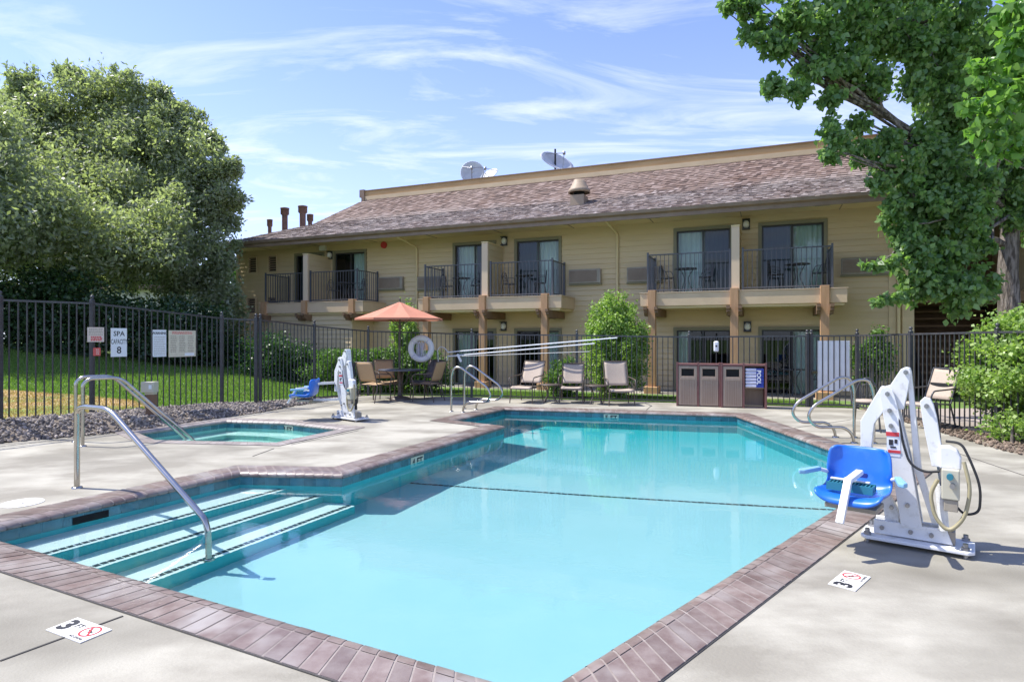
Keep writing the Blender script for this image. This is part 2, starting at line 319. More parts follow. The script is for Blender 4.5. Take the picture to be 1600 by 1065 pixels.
# ================================================================ POOL
PP = [(-4.19, 4.74), (-3.04, 6.86), (-1.87, 6.76), (-.14, 10.43), (-1.09, 11.16), (-.16, 13.03), (4.36, 11.9), (4.33, 6.92), (.12, 2.58)]
SP = [(-5.94, 9.73), (-5.17, 11.12), (-4.02, 10.9), (-2.79, 10.14), (-3.38, 8.78), (-5.22, 9.0)]
WL = -.12
def receiver(o):
    o.cycles.is_caustics_receiver = True; return o
def ring_lengths(P):
    return [(Vector(P[(i+1) % len(P)])-Vector(P[i])).length for i in range(len(P))]
def coping(P, width, name, bm_='brick', spacing=.105):
    n = len(P); inn = offset_poly(P, -.015); nose = offset_poly(P, .055); out = offset_poly(P, width); br = MB(); mo = MB()
    prof = [(width, .010), (.075, .012), (.067, .012), (.03, .009), (.0, .0), (-.022, -.018), (-.03, -.042), (.0, -.054)]
    offs = {d: offset_poly(P, d) for d, _ in prof}; offs2 = {}
    for i in range(n):
        j = (i+1) % n; ln = (Vector(P[j])-Vector(P[i])).length; k = max(1, round(ln/spacing)); g = .006/ln
        def at(d, t, z):
            a = offs[d][i]; b = offs[d][j]; return (a[0]+(b[0]-a[0])*t, a[1]+(b[1]-a[1])*t, z)
        for q in range(k):
            t0 = q/k+g; t1 = (q+1)/k-g; jz = random.uniform(-.0015, .0015)
            br.add([at(width, t0, .010+jz), at(width, t1, .010+jz), at(.075, t1, .012+jz), at(.075, t0, .012+jz)], [(0, 1, 2, 3)])
            vs = []; pr = prof[2:]
            for d, z in pr: vs += [at(d, t0, z+jz), at(d, t1, z+jz)]
            br.add(vs, [(2*a, 2*a+1, 2*a+3, 2*a+2) for a in range(len(pr)-1)], True)
        vs = []; pm = [(width, -.02), (width, .0075), (.075, .0092), (.03, .006), (.0, -.003), (-.018, -.018), (-.018, -.04), (.0, -.056)]
        offs[-.018] = offs.get(-.018) or offset_poly(P, -.018)
        for d, z in pm: vs += [at(d, 0, z), at(d, 1, z)]
        mo.add(vs, [(2*a, 2*a+1, 2*a+3, 2*a+2) for a in range(len(pm)-1)], False)
    c = br.build(name, bm_); c['kind'] = 'structure'; c2 = mo.build(name+'_mortar', 'mortar', c); return c
coping(PP, .31, 'pool_coping'); coping(SP, .27, 'spa_coping', 'greybrick')

def basin(P, zb, name, mname, floorfn=None, line=None):
    mb = MB(); n = len(P)
    A = sum(P[i][0]*P[(i+1) % n][1]-P[(i+1) % n][0]*P[i][1] for i in range(n))
    vs = [(x, y, -.05) for x, y in P]+[(x, y, zb-.6) for x, y in P]
    mb.add(vs, [((i+1) % n, i, i+n, (i+1) % n+n) if A > 0 else (i, (i+1) % n, (i+1) % n+n, i+n) for i in range(n)])
    o = mb.build(name, mname); o['kind'] = 'structure'; receiver(o)
    bm = bmesh.new(); f = bm.faces.new([bm.verts.new((x, y, zb)) for x, y in offset_poly(P, .03)]); 
    if f.normal.z < 0: f.normal_flip()
    if line:
        a, b, slope = line; d = (Vector(b)-Vector(a)).normalized(); nn = Vector((-d.y, d.x))
        bmesh.ops.bisect_plane(bm, geom=bm.verts[:]+bm.edges[:]+bm.faces[:], plane_co=(a[0], a[1], 0), plane_no=(nn.x, nn.y, 0))
        for v in bm.verts:
            s = (Vector(v.co[:2])-Vector(a)).dot(nn)
            if s > 1e-4: v.co.z = zb-slope*s
    me = bpy.data.meshes.new('floor'); bm.normal_update()
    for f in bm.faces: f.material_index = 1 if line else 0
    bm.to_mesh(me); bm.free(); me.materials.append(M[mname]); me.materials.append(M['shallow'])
    fo = bpy.data.objects.new(name+'_floor', me); COL.objects.link(fo); fo.parent = o; receiver(fo); return o
FL = -1.12; LA = (-1.30, 7.93); LB = (4.05, 6.62)
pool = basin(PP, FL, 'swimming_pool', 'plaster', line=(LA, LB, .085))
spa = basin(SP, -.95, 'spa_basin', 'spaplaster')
# spa bench
b = MB(); ip = offset_poly(SP, -.42); op = offset_poly(SP, .03); n = len(SP)
b.add([(x, y, -.55) for x, y in op]+[(x, y, -.55) for x, y in ip]+[(x, y, -1.0) for x, y in ip], [(i, (i+1) % n, (i+1) % n+n, i+n) for i in range(n)]+[(i+n, (i+1) % n+n, (i+1) % n+2*n, i+2*n) for i in range(n)])
receiver(b.build('spa_bench', 'spaplaster', spa))
# waterline tiles as real little tiles on a grout band
def tiles(P, z0, rows, sz, parent, name='waterline_tile'):
    mb = MB(); gb = MB(); n = len(P); q = offset_poly(P, -.006); q2 = offset_poly(P, -.003)
    for i in range(n):
        a = Vector(q[i]); b_ = Vector(q[(i+1) % n]); a2 = q2[i]; b2 = q2[(i+1) % n]; ln = (b_-a).length; k = max(1, round(ln/sz)); g = .004/ln
        gb.add([(a2[0], a2[1], z0), (b2[0], b2[1], z0), (b2[0], b2[1], z0-rows*sz), (a2[0], a2[1], z0-rows*sz)], [(0, 1, 2, 3)])
        for c in range(k):
            for r_ in range(rows):
                p0 = a+(b_-a)*(c/k+g); p1 = a+(b_-a)*((c+1)/k-g); zt = z0-r_*sz-.004; zb = z0-(r_+1)*sz+.004
                mb.add([(p0.x, p0.y, zt), (p1.x, p1.y, zt), (p1.x, p1.y, zb), (p0.x, p0.y, zb)], [(0, 1, 2, 3)])
    o = mb.build(name, 'tile', parent); receiver(o); g = gb.build('tile_grout', 'grout', parent); receiver(g)
tiles(PP, -.052, 1, .155, pool); tiles(SP, -.052, 1, .155, spa)
# steps
P0 = Vector(PP[0]); P1 = Vector(PP[1]); P2 = Vector(PP[2]); w = (P1-P0).normalized(); nn = Vector((w.y, -w.x)); kd = (P2-P1).dot(nn)
TR = [(.50, -.36), (.88, -.61), (1.26, -.86)]
def step_end(d):
    if d <= kd: return P1+(P2-P1)*(d/kd)
    return P2+nn*(d-kd)
for i, (d, z) in enumerate(TR):
    near0 = P0-nn*.03-w*.03; near1 = P0+nn*d-w*.03; e = step_end(d)+(w*.03 if d <= kd else w*0)
    poly = [near0, near1, e]+([P2+w*.03] if d > kd else [])+[P1-nn*.03+w*.03]
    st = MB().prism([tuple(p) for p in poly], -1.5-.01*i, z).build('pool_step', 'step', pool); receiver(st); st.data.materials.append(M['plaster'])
    for p_ in st.data.polygons: p_.material_index = 0 if abs(p_.normal.z) > .5 else 1  # risers take the darker teal: their shade is put into the colour
    # nosing tiles
    mb = MB(); ln = (e-near1).length; k = int(ln/.055)
    for c in range(k):
        a = near1+(e-near1)*(c/k)-nn*.095; b_ = near1+(e-near1)*((c+.86)/k)-nn*.095
        mb.add([(a.x, a.y, z+.004), (a.x+nn.x*.055, a.y+nn.y*.055, z+.004), (b_.x+nn.x*.055, b_.y+nn.y*.055, z+.004), (b_.x, b_.y, z+.004)], [(0, 1, 2, 3)])
    receiver(mb.build('nosing_tile', 'darktile', st))
# tile line on the floor break
mb = MB(); a = Vector(LA); b_ = Vector(LB); d = (b_-a).normalized(); s = Vector((-d.y, d.x)); ln = (b_-a).length; k = int(ln/.075)
for c in range(k):
    p = a+d*(c*ln/k); q = p+d*.066
    mb.add([(p.x-s.x*.05, p.y-s.y*.05, FL+.004), (q.x-s.x*.05, q.y-s.y*.05, FL+.004), (q.x, q.y, FL+.004), (p.x, p.y, FL+.004)], [(0, 1, 2, 3)])
receiver(mb.build('floor_tile_line', 'darktile', pool))
# skimmer mouth in the step wall, white lid fittings
def wallbox(i, t, wdt, z0, z1, m, name, off=.012):
    a = Vector(PP[i]); c = Vector(PP[(i+1) % len(PP)]); d = (c-a).normalized(); nx = Vector((d.y, -d.x)); p = a+(c-a)*t+nx*off
    return receiver(MB().add([(p.x-d.x*wdt/2, p.y-d.y*wdt/2, z0), (p.x+d.x*wdt/2, p.y+d.y*wdt/2, z0), (p.x+d.x*wdt/2, p.y+d.y*wdt/2, z1), (p.x-d.x*wdt/2, p.y-d.y*wdt/2, z1)], [(3, 2, 1, 0)]).build(name, m, pool))
wallbox(0, .36, .30, -.19, -.075, 'dark', 'skimmer_mouth')
def water(P, name, m):
    bm = bmesh.new(); f = bm.faces.new([bm.verts.new((x, y, WL)) for x, y in offset_poly(P, .01)]); bm.normal_update()
    if f.normal.z < 0: f.normal_flip()
    f.smooth = True; bmesh.ops.triangulate(bm, faces=[f]); me = bpy.data.meshes.new(name); bm.to_mesh(me); bm.free(); me.materials.append(M[m])
    for p in me.polygons: p.use_smooth = True
    o = bpy.data.objects.new(name, me); COL.objects.link(o); o['kind'] = 'structure'; o.cycles.is_caustics_caster = True; return o
water(PP, 'pool_water', 'water'); water(SP, 'spa_water', 'spawater')

# ================================================================ DECK, LAWN, BEDS
DK = [(-14, -4), (-9.6, 5), (-7.95, 7.9), (-7.27, 8.73), (-6.68, 9.23), (-6.02, 9.97), (-5.46, 11.5), (-5.06, 12.2), (-4.85, 13.2), (-4.4, 14.4), (-4.15, 15.5),
      (-3.55, 16.0), (-.98, 15.5), (1.55, 14.8), (4.0, 14.1), (6.4, 13.38), (7.3, 13.1), (7.15, 11.9), (6.8, 9.7), (6.55, 8.4), (6.5, 7.6), (6.8, 4), (9, -4)]
def polymesh(name, outer, holes, z, m, side=.12):
    from mathutils.geometry import delaunay_2d_cdt
    pts = []; ed = []
    for r_ in [outer]+holes:
        k0 = len(pts); pts += [Vector(p) for p in r_]; ed += [(k0+k, k0+(k+1) % len(r_)) for k in range(len(r_))]
    vo, _, fo, *_r = delaunay_2d_cdt(pts, ed, [], 0, 1e-5); bm = bmesh.new(); bv = [bm.verts.new((v.x, v.y, z)) for v in vo]
    for f in fo:
        cx_ = sum(vo[k].x for k in f)/len(f); cy_ = sum(vo[k].y for k in f)/len(f)
        if inside(cx_, cy_, outer) and not any(inside(cx_, cy_, h) for h in holes): bm.faces.new([bv[k] for k in f])
    bm.normal_update()
    for f in bm.faces:
        if f.normal.z < 0: f.normal_flip()
    n = len(outer); vs = [bm.verts.new((x, y, z)) for x, y in outer]+[bm.verts.new((x, y, z-side)) for x, y in outer]
    for k in range(n): bm.faces.new((vs[k], vs[k+n], vs[(k+1) % n+n], vs[(k+1) % n]))
    me = bpy.data.meshes.new(name); bm.to_mesh(me); bm.free(); me.materials.append(M[m]); o = bpy.data.objects.new(name, me); COL.objects.link(o); return o
deck = polymesh('pool_deck', DK, [offset_poly(PP, .305), offset_poly(SP, .265)], 0, 'concrete'); deck['kind'] = 'structure'
jm = MB()
for a, b_, wd in [((0, 1031), (192, 961), .012), ((395, 712), (428, 700), .012), ((455, 694), (560, 672), .010), ((1010, 640), (1018, 633), .012), ((1240, 668), (1330, 655), .010), ((1475, 700), (1600, 742), .010), ((0, 697), (215, 672), .008)]:
    A = G(*a, .004); B = G(*b_, .004); jm.bar(A-Vector((0, 0, .002)), B-Vector((0, 0, .002)), wd, .004)
inn = offset_poly(PP, .306); ou = offset_poly(PP, .318); n = len(PP)
jm.add([(x, y, .0045) for x, y in inn]+[(x, y, .0045) for x, y in ou], [(i, (i+1) % n, (i+1) % n+n, i+n) for i in range(n)])
jm.build('deck_joint', 'joint', deck)
def zl(x, y):
    r = max(0., -x-4.5); z = .083*r*max(.7, 1+.08*(y-9)); z = min(z, 1.3)
    if z > 0 and y < 18:
        d = min((Vector((x, y))-(Vector(DK[k]).lerp(Vector(DK[k+1]), min(1, max(0, (Vector((x, y))-Vector(DK[k])).dot(Vector(DK[k+1])-Vector(DK[k]))/(Vector(DK[k+1])-Vector(DK[k])).length_squared))))).length for k in range(0, 11))
        z = min(z, .62*d)
    return z-.035
g = MB(); xs = list(np.arange(-40, 40.1, .5)); ys = list(np.arange(-8, 44.1, .5)); DKi = offset_poly(DK, -.35); SPo = offset_poly(SP, .45); idx = {}
big = MB()
def gi(i, j):
    if (i, j) not in idx: idx[(i, j)] = len(g.v); x, y = xs[i], ys[j]; zz = zl(x, y); g.v.append((x, y, zz if not inside(x, y, offset_poly(DK, .1)) else -.06))
    return idx[(i, j)]
for i in range(len(xs)-1):
    for j in range(len(ys)-1):
        if inside(xs[i]+.25, ys[j]+.25, DKi) or inside(xs[i]+.25, ys[j]+.25, SPo): continue
        g.f.append((gi(i, j), gi(i+1, j), gi(i+1, j+1), gi(i, j+1))); g.sm.append(True)
lawn = g.build('lawn_ground', 'lawn'); lawn['kind'] = 'structure'
hz = MB(); o_ = [(-700, -300), (700, -300), (700, 900), (-700, 900)]; h_ = [(-39.9, -7.9), (39.9, -7.9), (39.9, 43.9), (-39.9, 43.9)]
far = polymesh('far_ground', o_, [h_], -.1, 'lawn'); far['kind'] = 'structure'

# left fence line and beds
LF = [(-9.1, 6.6, 2.05, .20), (-7.67, 9.2, 2.06, .20), (-7.04, 10.3, 2.07, .19), (-5.95, 12.6, 1.89, .10), (-5.46, 13.1, 1.87, .08), (-4.76, 14.8, 1.77, .05), (-3.72, 15.9, 1.66, .05), (-1.01, 15.4, 1.58, .05), (1.55, 14.7, 1.55, .05), (4.04, 14.0, 1.51, .05), (6.39, 13.3, 1.53, .05), (7.3, 13.0, 1.54, .05), (7.3, 11.25, 1.56, .05), (7.27, 9.2, 1.58, .05), (7.4, 7.0, 1.58, .05)]
bed = [(-14, -3), (-9.8, 5), (-7.9, 7.85), (-7.2, 8.75), (-6.6, 9.25), (-5.95, 10.0), (-5.4, 11.5), (-5.0, 12.2), (-4.8, 13.2), (-4.35, 14.4), (-4.1, 15.5), (-3.75, 15.95), (-4.82, 14.86), (-5.5, 13.15), (-5.98, 12.64), (-7.07, 10.3), (-7.7, 9.2), (-9.2, 6.5), (-15, -3)]
def bedz(x, y): return zl(x, y)+.035
def scatter(poly, nst, s0, s1, m, name, zf, label=None):
    base = bmesh.new(); bmesh.ops.create_icosphere(base, subdivisions=1, radius=1); bv = np.array([v.co[:] for v in base.verts]); bf = np.array([[v.index for v in f.verts] for f in base.faces]); base.free()
    x0 = min(p[0] for p in poly); x1 = max(p[0] for p in poly); y0 = max(4, min(p[1] for p in poly)); y1 = max(p[1] for p in poly); V = []; F = []; k = 0
    while k < nst:
        x = random.uniform(x0, x1); y = random.uniform(y0, y1)
        if not inside(x, y, poly): continue
        s_ = random.uniform(s0, s1); A = rng.normal(size=(3, 3)); q, _ = np.linalg.qr(A)
        v = (bv*(1+rng.uniform(-.22, .22, (len(bv), 1))))*np.array([1, .8, .55])*s_
        v = v@q.T+np.array([x, y, zf(x, y)+s_*.3]); F.append(bf+k*len(bv)); V.append(v); k += 1
    V = np.concatenate(V); F = np.concatenate(F)
    me = bpy.data.meshes.new(name); me.from_pydata(V.tolist(), [], F.tolist()); me.materials.append(M[m]); o = bpy.data.objects.new(name, me); COL.objects.link(o); o['kind'] = 'stuff'
    if label: o['label'] = label
    return o
def bedmesh(name, poly, zf, m, cell=.25):
    x0 = min(p[0] for p in poly); x1 = max(p[0] for p in poly); y0 = min(p[1] for p in poly); y1 = max(p[1] for p in poly); mb = MB(); ix = {}
    def gv(i, j):
        if (i, j) not in ix: ix[(i, j)] = len(mb.v); x = x0+i*cell; y = y0+j*cell; mb.v.append((x, y, zf(x, y)))
        return ix[(i, j)]
    for i in range(int((x1-x0)/cell)+1):
        for j in range(int((y1-y0)/cell)+1):
            if inside(x0+(i+.5)*cell, y0+(j+.5)*cell, poly): mb.f.append((gv(i, j), gv(i+1, j), gv(i+1, j+1), gv(i, j+1))); mb.sm.append(True)
    o = mb.build(name, m); o['kind'] = 'structure'; return o
bedp = offset_poly(bed, .02)
bedmesh('planting_bed', bedp, lambda x, y: (bedz(x, y)-.0 if not inside(x, y, DK) else -.03), 'soil', .15)
scatter(bed, 7000, .010, .038, 'rock', 'river_stones', lambda x, y: bedz(x, y)+.0, 'grey river stones filling the bed along the left fence')
rb = [(7.2, 12.6), (7.1, 11.9), (6.75, 9.7), (6.5, 8.4), (6.45, 7.6), (6.75, 4.5), (7.6, 4.5), (7.5, 7.0), (7.4, 9.2), (7.42, 12.8)]
bedmesh('soil_bed', offset_poly(rb, .15), lambda x, y: .012 if not inside(x, y, DK) else -.04, 'soil', .12)
scatter(rb, 1500, .012, .04, 'mulch', 'mulch_chips', lambda x, y: .015, 'brown mulch and dry leaves under the right fence')
gp = MB().add([(7.45, 4, .0), (16, 4, .0), (16, 13.4, .0), (7.45, 12.9, .0)], [(0, 1, 2, 3)]).build('gravel_path', 'gravel'); gp['kind'] = 'structure'
# dry grass patch is bare tan turf showing through the blades
M['dry'] = mat('dry turf', (.44, .30, .155), .95, c2=(.17, .24, .05), scale=1.3, detail=7, lo=.46, hi=.6)
dryp = [(-9.6, 6.8), (-7.8, 9.3), (-7.15, 10.4), (-6.75, 11.5), (-7.4, 12.0), (-8.6, 11.9), (-10.2, 11.6), (-11.5, 9.5)]
bedmesh('dry_turf', dryp, lambda x, y: zl(x, y)+.012, 'dry', .2)
# grass blades
def grass(name, poly, nb, h, label, zf=zl, thin=None):
    x0 = min(p[0] for p in poly); x1 = max(p[0] for p in poly); y0 = min(p[1] for p in poly); y1 = max(p[1] for p in poly)
    pts = []
    while len(pts) < nb:
        x = random.uniform(x0, x1); y = random.uniform(y0, y1)
        if inside(x, y, poly) and not inside(x, y, DK) and not (thin and inside(x, y, thin) and (math.sin(x*1.1+y*1.3)+math.sin(y*4.7-x) < 1.3)): pts.append((x, y, zf(x, y)))
    p = np.array(pts); n = len(p); a = rng.uniform(0, 2*PI, n); wd = rng.uniform(.006, .014, n); hh = h*rng.uniform(.6, 1.3, n); ln = rng.normal(0, .4, (n, 2))*hh[:, None]
    d = np.stack([np.cos(a)*wd, np.sin(a)*wd, np.zeros(n)], 1); tip = p+np.concatenate([ln, hh[:, None]], 1)
    co = np.stack([p-d, p+d, tip], 1).reshape(-1, 3)
    o = raw_mesh(name, co, n, 3, 'grassblade'); o['kind'] = 'stuff'; o['label'] = label
grass('lawn_grass', [(-9.5, 7.0), (-16, 12), (-15, 17.5), (-8, 18.5), (-4.2, 18), (-4.3, 16), (-5.2, 14.6), (-6.2, 12.6), (-7.2, 10)], 95000, .05, 'bright lawn grass behind the left fence', thin=dryp)
grass('strip_grass', [(-4.1, 16.1), (7.4, 13.1), (7.5, 14.3), (4.5, 15.6), (-3.6, 18.6)], 60000, .05, 'strip of lawn grass between back fence and building')

M['dryblade'] = leafmat('dry grass blade', (.34, .24, .11), (.50, .37, .19), .3, .8)
grass('dry_grass', dryp, 24000, .04, 'straw coloured dry grass patch behind the left fence'); bpy.data.objects['dry_grass'].data.materials[0] = M['dryblade']

# ================================================================ FENCES
def fence_run(label, pts, skip=False, spacing=.115):
    root = empty('metal_fence', (pts[0][0], pts[0][1], 0), 0, label, 'fence', 'black metal picket fences round the pool')
    o = Vector((pts[0][0], pts[0][1], 0))
    for i in range(len(pts)-1):
        A = Vector((pts[i][0], pts[i][1], 0))-o; B = Vector((pts[i+1][0], pts[i+1][1], 0))-o; ta, ba = pts[i][2:4]; tb, bb = pts[i+1][2:4]
        mb = MB(); a1 = A+Vector((0, 0, ta)); b1 = B+Vector((0, 0, tb)); mb.bar(a1, b1, .028, .032); mb.bar(A+Vector((0, 0, ba)), B+Vector((0, 0, bb)), .028, .032)
        k = max(2, round((B-A).length/spacing))
        for q in range(1, k):
            t = q/k; P = A.lerp(B, t); mb.box(P.x-.008, P.x+.008, P.y-.008, P.y+.008, ba+(bb-ba)*t, ta+(tb-ta)*t-.012)
        mb.build('picket_panel', 'black', root)
    for i, p in enumerate(pts):
        if skip and i == 0: continue
        P = Vector((p[0], p[1], 0))-o; mb = MB(); mb.box(P.x-.03, P.x+.03, P.y-.03, P.y+.03, min(-.04, p[3]-.2) if p[3] < .1 else p[3]-.15, p[2]+.05, None)
        mb.lathe([(.0001, .05), (.038, .05), (.038, .062), (.018, .07), (.02, .085), (.032, .105), (.026, .13), (.0001, .14)], (P.x, P.y, p[2]), 10)
        if i < len(pts): mb.build('post', 'black', root)
    return root
f1 = fence_run('tall black picket fence on the left rising with the lawn, signs wired on it', LF[0:5])
f2 = fence_run('black picket fence running back behind the far pool lift', [(-5.40, 13.18, 1.87, .08)]+LF[5:7])
f3 = fence_run('long black picket fence behind the loungers and bins', [(-3.69, 15.89, 1.66, .05)]+LF[7:11], True)
f4 = fence_run('short black gate panel with the white board, right of the bins', [(6.47, 13.28, 1.53, .06), (7.3, 13.0, 1.54, .06)])
f4.name = 'metal_gate'; f4['category'] = 'gate'
MB().box(-.02, .1, -.07, -.03, .72, .78).build('latch', 'steel', f4)
f5 = fence_run('black picket fence on the right, half covered by the big bush', LF[11:15], True)

# ================================================================ BUILDING  (local frame: x along the facade, y into the building)
BO = Vector((9.08, 14.72, 0)); BU = Vector((.9231, -.3846)); BV = Vector((.3846, .9231)); BR = math.atan2(BU.y, BU.x)
W = 1.35
def fu(px, v=0):
    k = (px-800)/960; bx = BO.x+v*BV.x; by = BO.y+v*BV.y; return (k*by-bx)/(BU.x-k*BU.y)
def fz(px, py, v=0):
    u = fu(px, v); return 1.5+(527-py)/960*(BO.y+u*BU.y+v*BV.y)
def bw(u, v, z=0):
    return Vector((BO.x+u*BU.x+v*BV.x, BO.y+u*BU.y+v*BV.y, z))
B = empty('motel_building', BO, BR, 'long two storey tan building with shingle roof and balconies', 'building')
GL = -.12
UL = -22.25; UR = .30
openings = []   # (u0,u1,z0,z1)
units = [(-17.74, [(-19.35, -17.95), (-17.55, -16.05)]), (-10.78, [(-12.55, -10.95), (-10.30, -8.70)]), (-3.50, [(-5.27, -3.62), (-2.97, -1.25)])]
doors = []
for dv, ds in units:
    for k, (a, b_) in enumerate(ds):
        doors.append((a, b_, 2.71, 4.68, k, 1))
        if dv > -17: doors.append((a, b_, GL, 1.80, k, 0))
openings = [(a+.09, b_-.09, z0, z1-.09) for a, b_, z0, z1, k, l_ in doors]
wins = [(fu(px, W)-.2, fu(px, W)+.2, z-.3, z+.3) for px, z in ((395.5, 4.35), (426.5, 4.35), (394, 2.75), (426, 2.75))]
openings += [(a, b_, z0, z1) for a, b_, z0, z1 in wins]
def siding(u0, u1, z0, z1, v, ops, board=.16, mb=None):
    mb = mb or MB(); zs = z0
    while zs < z1-1e-6:
        ze = min(zs+board, z1); cuts = sorted({zs, ze}|{z for o in ops for z in (o[2], o[3]) if zs < z < ze})
        for a, b_ in zip(cuts, cuts[1:]):
            zm = (a+b_)/2; xs_ = [u0, u1]; blk = sorted((o[0], o[1]) for o in ops if o[2] < zm < o[3]); cur = u0; iv = []
            for p, q in blk:
                if p > cur: iv.append((cur, min(p, u1)))
                cur = max(cur, q)
            if cur < u1: iv.append((cur, u1))
            oa = .028*(1-(a-zs)/board); ob = .028*(1-(b_-zs)/board)
            for p, q in iv:
                mb.add([(p, v-oa, a), (q, v-oa, a), (q, v-ob, b_), (p, v-ob, b_)], [(0, 1, 2, 3)])
                if abs(a-zs) < 1e-6: mb.add([(p, v, a), (q, v, a), (q, v-oa, a), (p, v-oa, a)], [(0, 1, 2, 3)])
        zs = ze
    return mb
siding(UL, UR, -.4, 5.1, W, openings).build('front_wall', 'siding', B)
# end wall on the left, back and right
wl = MB(); wl.box(UL-.02, UL+.1, W, 11, -.4, 5.1); wl.box(UL, UR+8, 10.9, 11, -.4, 5.1); wl.build('side_wall', 'siding', B)
# corner trims and downspouts
for x_, y_, q_, r2 in ((UR-.14, UR+.02, W-.045, W+.25), (UR+.16, UR+.42, W-.03, W+.3), (UL-.06, UL+.06, W-.035, W+.1)): MB().box(x_, y_, q_, r2, -.4, 5.05).build('corner_trim', 'siding', B)
MB().box(UR+.02, UR+.16, W+.02, W+.06, -.4, 5.05).build('corner_board', 'siding', B)
for ua in (fu(614, 0), fu(942, 0)):
    ub = ua+.35; path = smooth_path([(ua+.05, .02, 4.93), (ua+.05, .08, 4.83), (ua+.12, W-.07, 4.62), (ua+.12, W-.07, .0)], .07)
    MB().tube(path, .038, 8).build('downspout', 'soffit', B)
MB().tube([(UR+.07, W-.08, 4.9), (UR+.07, W-.08, 0)], .04, 8).build('downspout', 'soffit', B)
# sliding doors
def sliding_door(a, b_, z0, z1, k, up, lite, dk='L'):
    fr = MB(); t = .09
    fr.box(a, a+t, W-.055, W+.06, z0, z1-t); fr.box(b_-t, b_, W-.055, W+.06, z0, z1-t); fr.box(a, b_, W-.06, W+.06, z1-t, z1)
    d = fr.build('door', 'trimgreen', B)
    a += t; b_ -= t; z1 -= t; m = (a+b_)/2; s = .045; f2_ = MB()
    for p, q, y in ((a, m+.03, W+.02), (m-.03, b_, W+.06)):
        f2_.box(p, p+s, y, y+.035, z0, z1); f2_.box(q-s, q, y, y+.035, z0, z1); f2_.box(p+s, q-s, y, y+.035, z1-s, z1); f2_.box(p+s, q-s, y, y+.035, z0, z0+.09)
    f2_.build('door_frame', 'doorframe', d)
    for p, q, y, gm in ((a, m, W+.035, 'screen' if dk == 'L' else 'glass'), (m, b_, W+.075, 'screen' if dk == 'R' else 'glass')): MB().add([(p+s, y, z0+.09), (q-s, y, z0+.09), (q-s, y, z1-s), (p+s, y, z1-s)], [(0, 1, 2, 3)]).build('pane', gm, d)
    it = MB(); it.add([(a, W+.12, z0), (a, W+.55, z0), (b_, W+.55, z0), (b_, W+.12, z0), (a, W+.12, z1), (a, W+.55, z1), (b_, W+.55, z1), (b_, W+.12, z1)], [(1, 2, 6, 5), (0, 1, 5, 4), (2, 3, 7, 6), (4, 5, 6, 7), (0, 3, 2, 1)]); it.build('interior', 'interior', d)
    # pleated curtain
    cu = MB(); lo, hi = (m+.02, b_-.02) if lite == 'R' else ((a+.02, m-.02) if lite == 'L' else ((a+.02, b_-.02) if lite == 'LR' else (a+.02, a+.3)))
    nn_ = int((hi-lo)/.025); vs = []
    for i in range(nn_+1):
        x = lo+(hi-lo)*i/nn_; y = W+.22+.025*math.sin(i*1.25)+.01*math.sin(i*.37); vs += [(x, y, z0+.03), (x, y, z1)]
    cu.add(vs, [(2*i, 2*i+2, 2*i+3, 2*i+1) for i in range(nn_)], True); cu.build('curtain', 'curtain', d)
lites = {(-19.35, 1): '', (-17.55, 1): 'R', (-12.55, 1): 'LR', (-10.30, 1): 'LR', (-5.27, 1): 'LR', (-2.97, 1): 'LR', (-12.55, 0): 'L', (-10.30, 0): 'R', (-5.27, 0): '', (-2.97, 0): 'R'}
for a, b_, z0, z1, k, l_ in doors: sliding_door(a, b_, z0, z1, k, l_, lites.get((a, l_), ''), 'R' if a in (-5.27, -12.55) else 'L')
for a, b_, z0, z1 in wins:
    o = MB(); t = .05; o.box(a-t, a, W-.05, W+.03, z0-t, z1+t); o.box(b_, b_+t, W-.05, W+.03, z0-t, z1+t); o.box(a, b_, W-.05, W+.03, z1, z1+t); o.box(a, b_, W-.05, W+.03, z0-t, z0); wd_ = o.build('vent_window', 'siding', B)
    s_ = MB(); [s_.box(a, b_, W+.0, W+.03, z0+.09*i, z0+.09*i+.05) for i in range(7)]; s_.build('louvre', 'gutter', wd_); MB().box(a, b_, W+.06, W+.07, z0, z1).build('recess', 'dark', wd_)
# air conditioners
for px0, px1, p0, p1 in ((594, 632, 433, 451), (655, 668, 433, 451), (891, 940, 421, 444), (981, 1013, 418, 441), (1314, 1390, 403, 429)):
    a = fu(px0, W); b_ = fu(px1, W); zt = fz((px0+px1)/2, p0, W); zb = zt-.43
    if px0 == 655: b_ = a+1.05
    if px0 == 981: b_ = a+1.02
    if px0 == 1314: b_ = a+1.12; 
    o = MB().box(a, b_, W-.14, W, zb, zt).build('air_conditioner', 'acgrille', B, .008)
    s_ = MB(); [s_.box(a+.03, b_-.12, W-.155, W-.14, zb+.05+.035*i, zb+.05+.035*i+.02) for i in range(10)]; s_.build('grille', 'gutter', o)
    MB().box(a-.02, b_+.02, W-.1, W, zb-.05, zb-.002).build('sill', 'trimgreen', o)
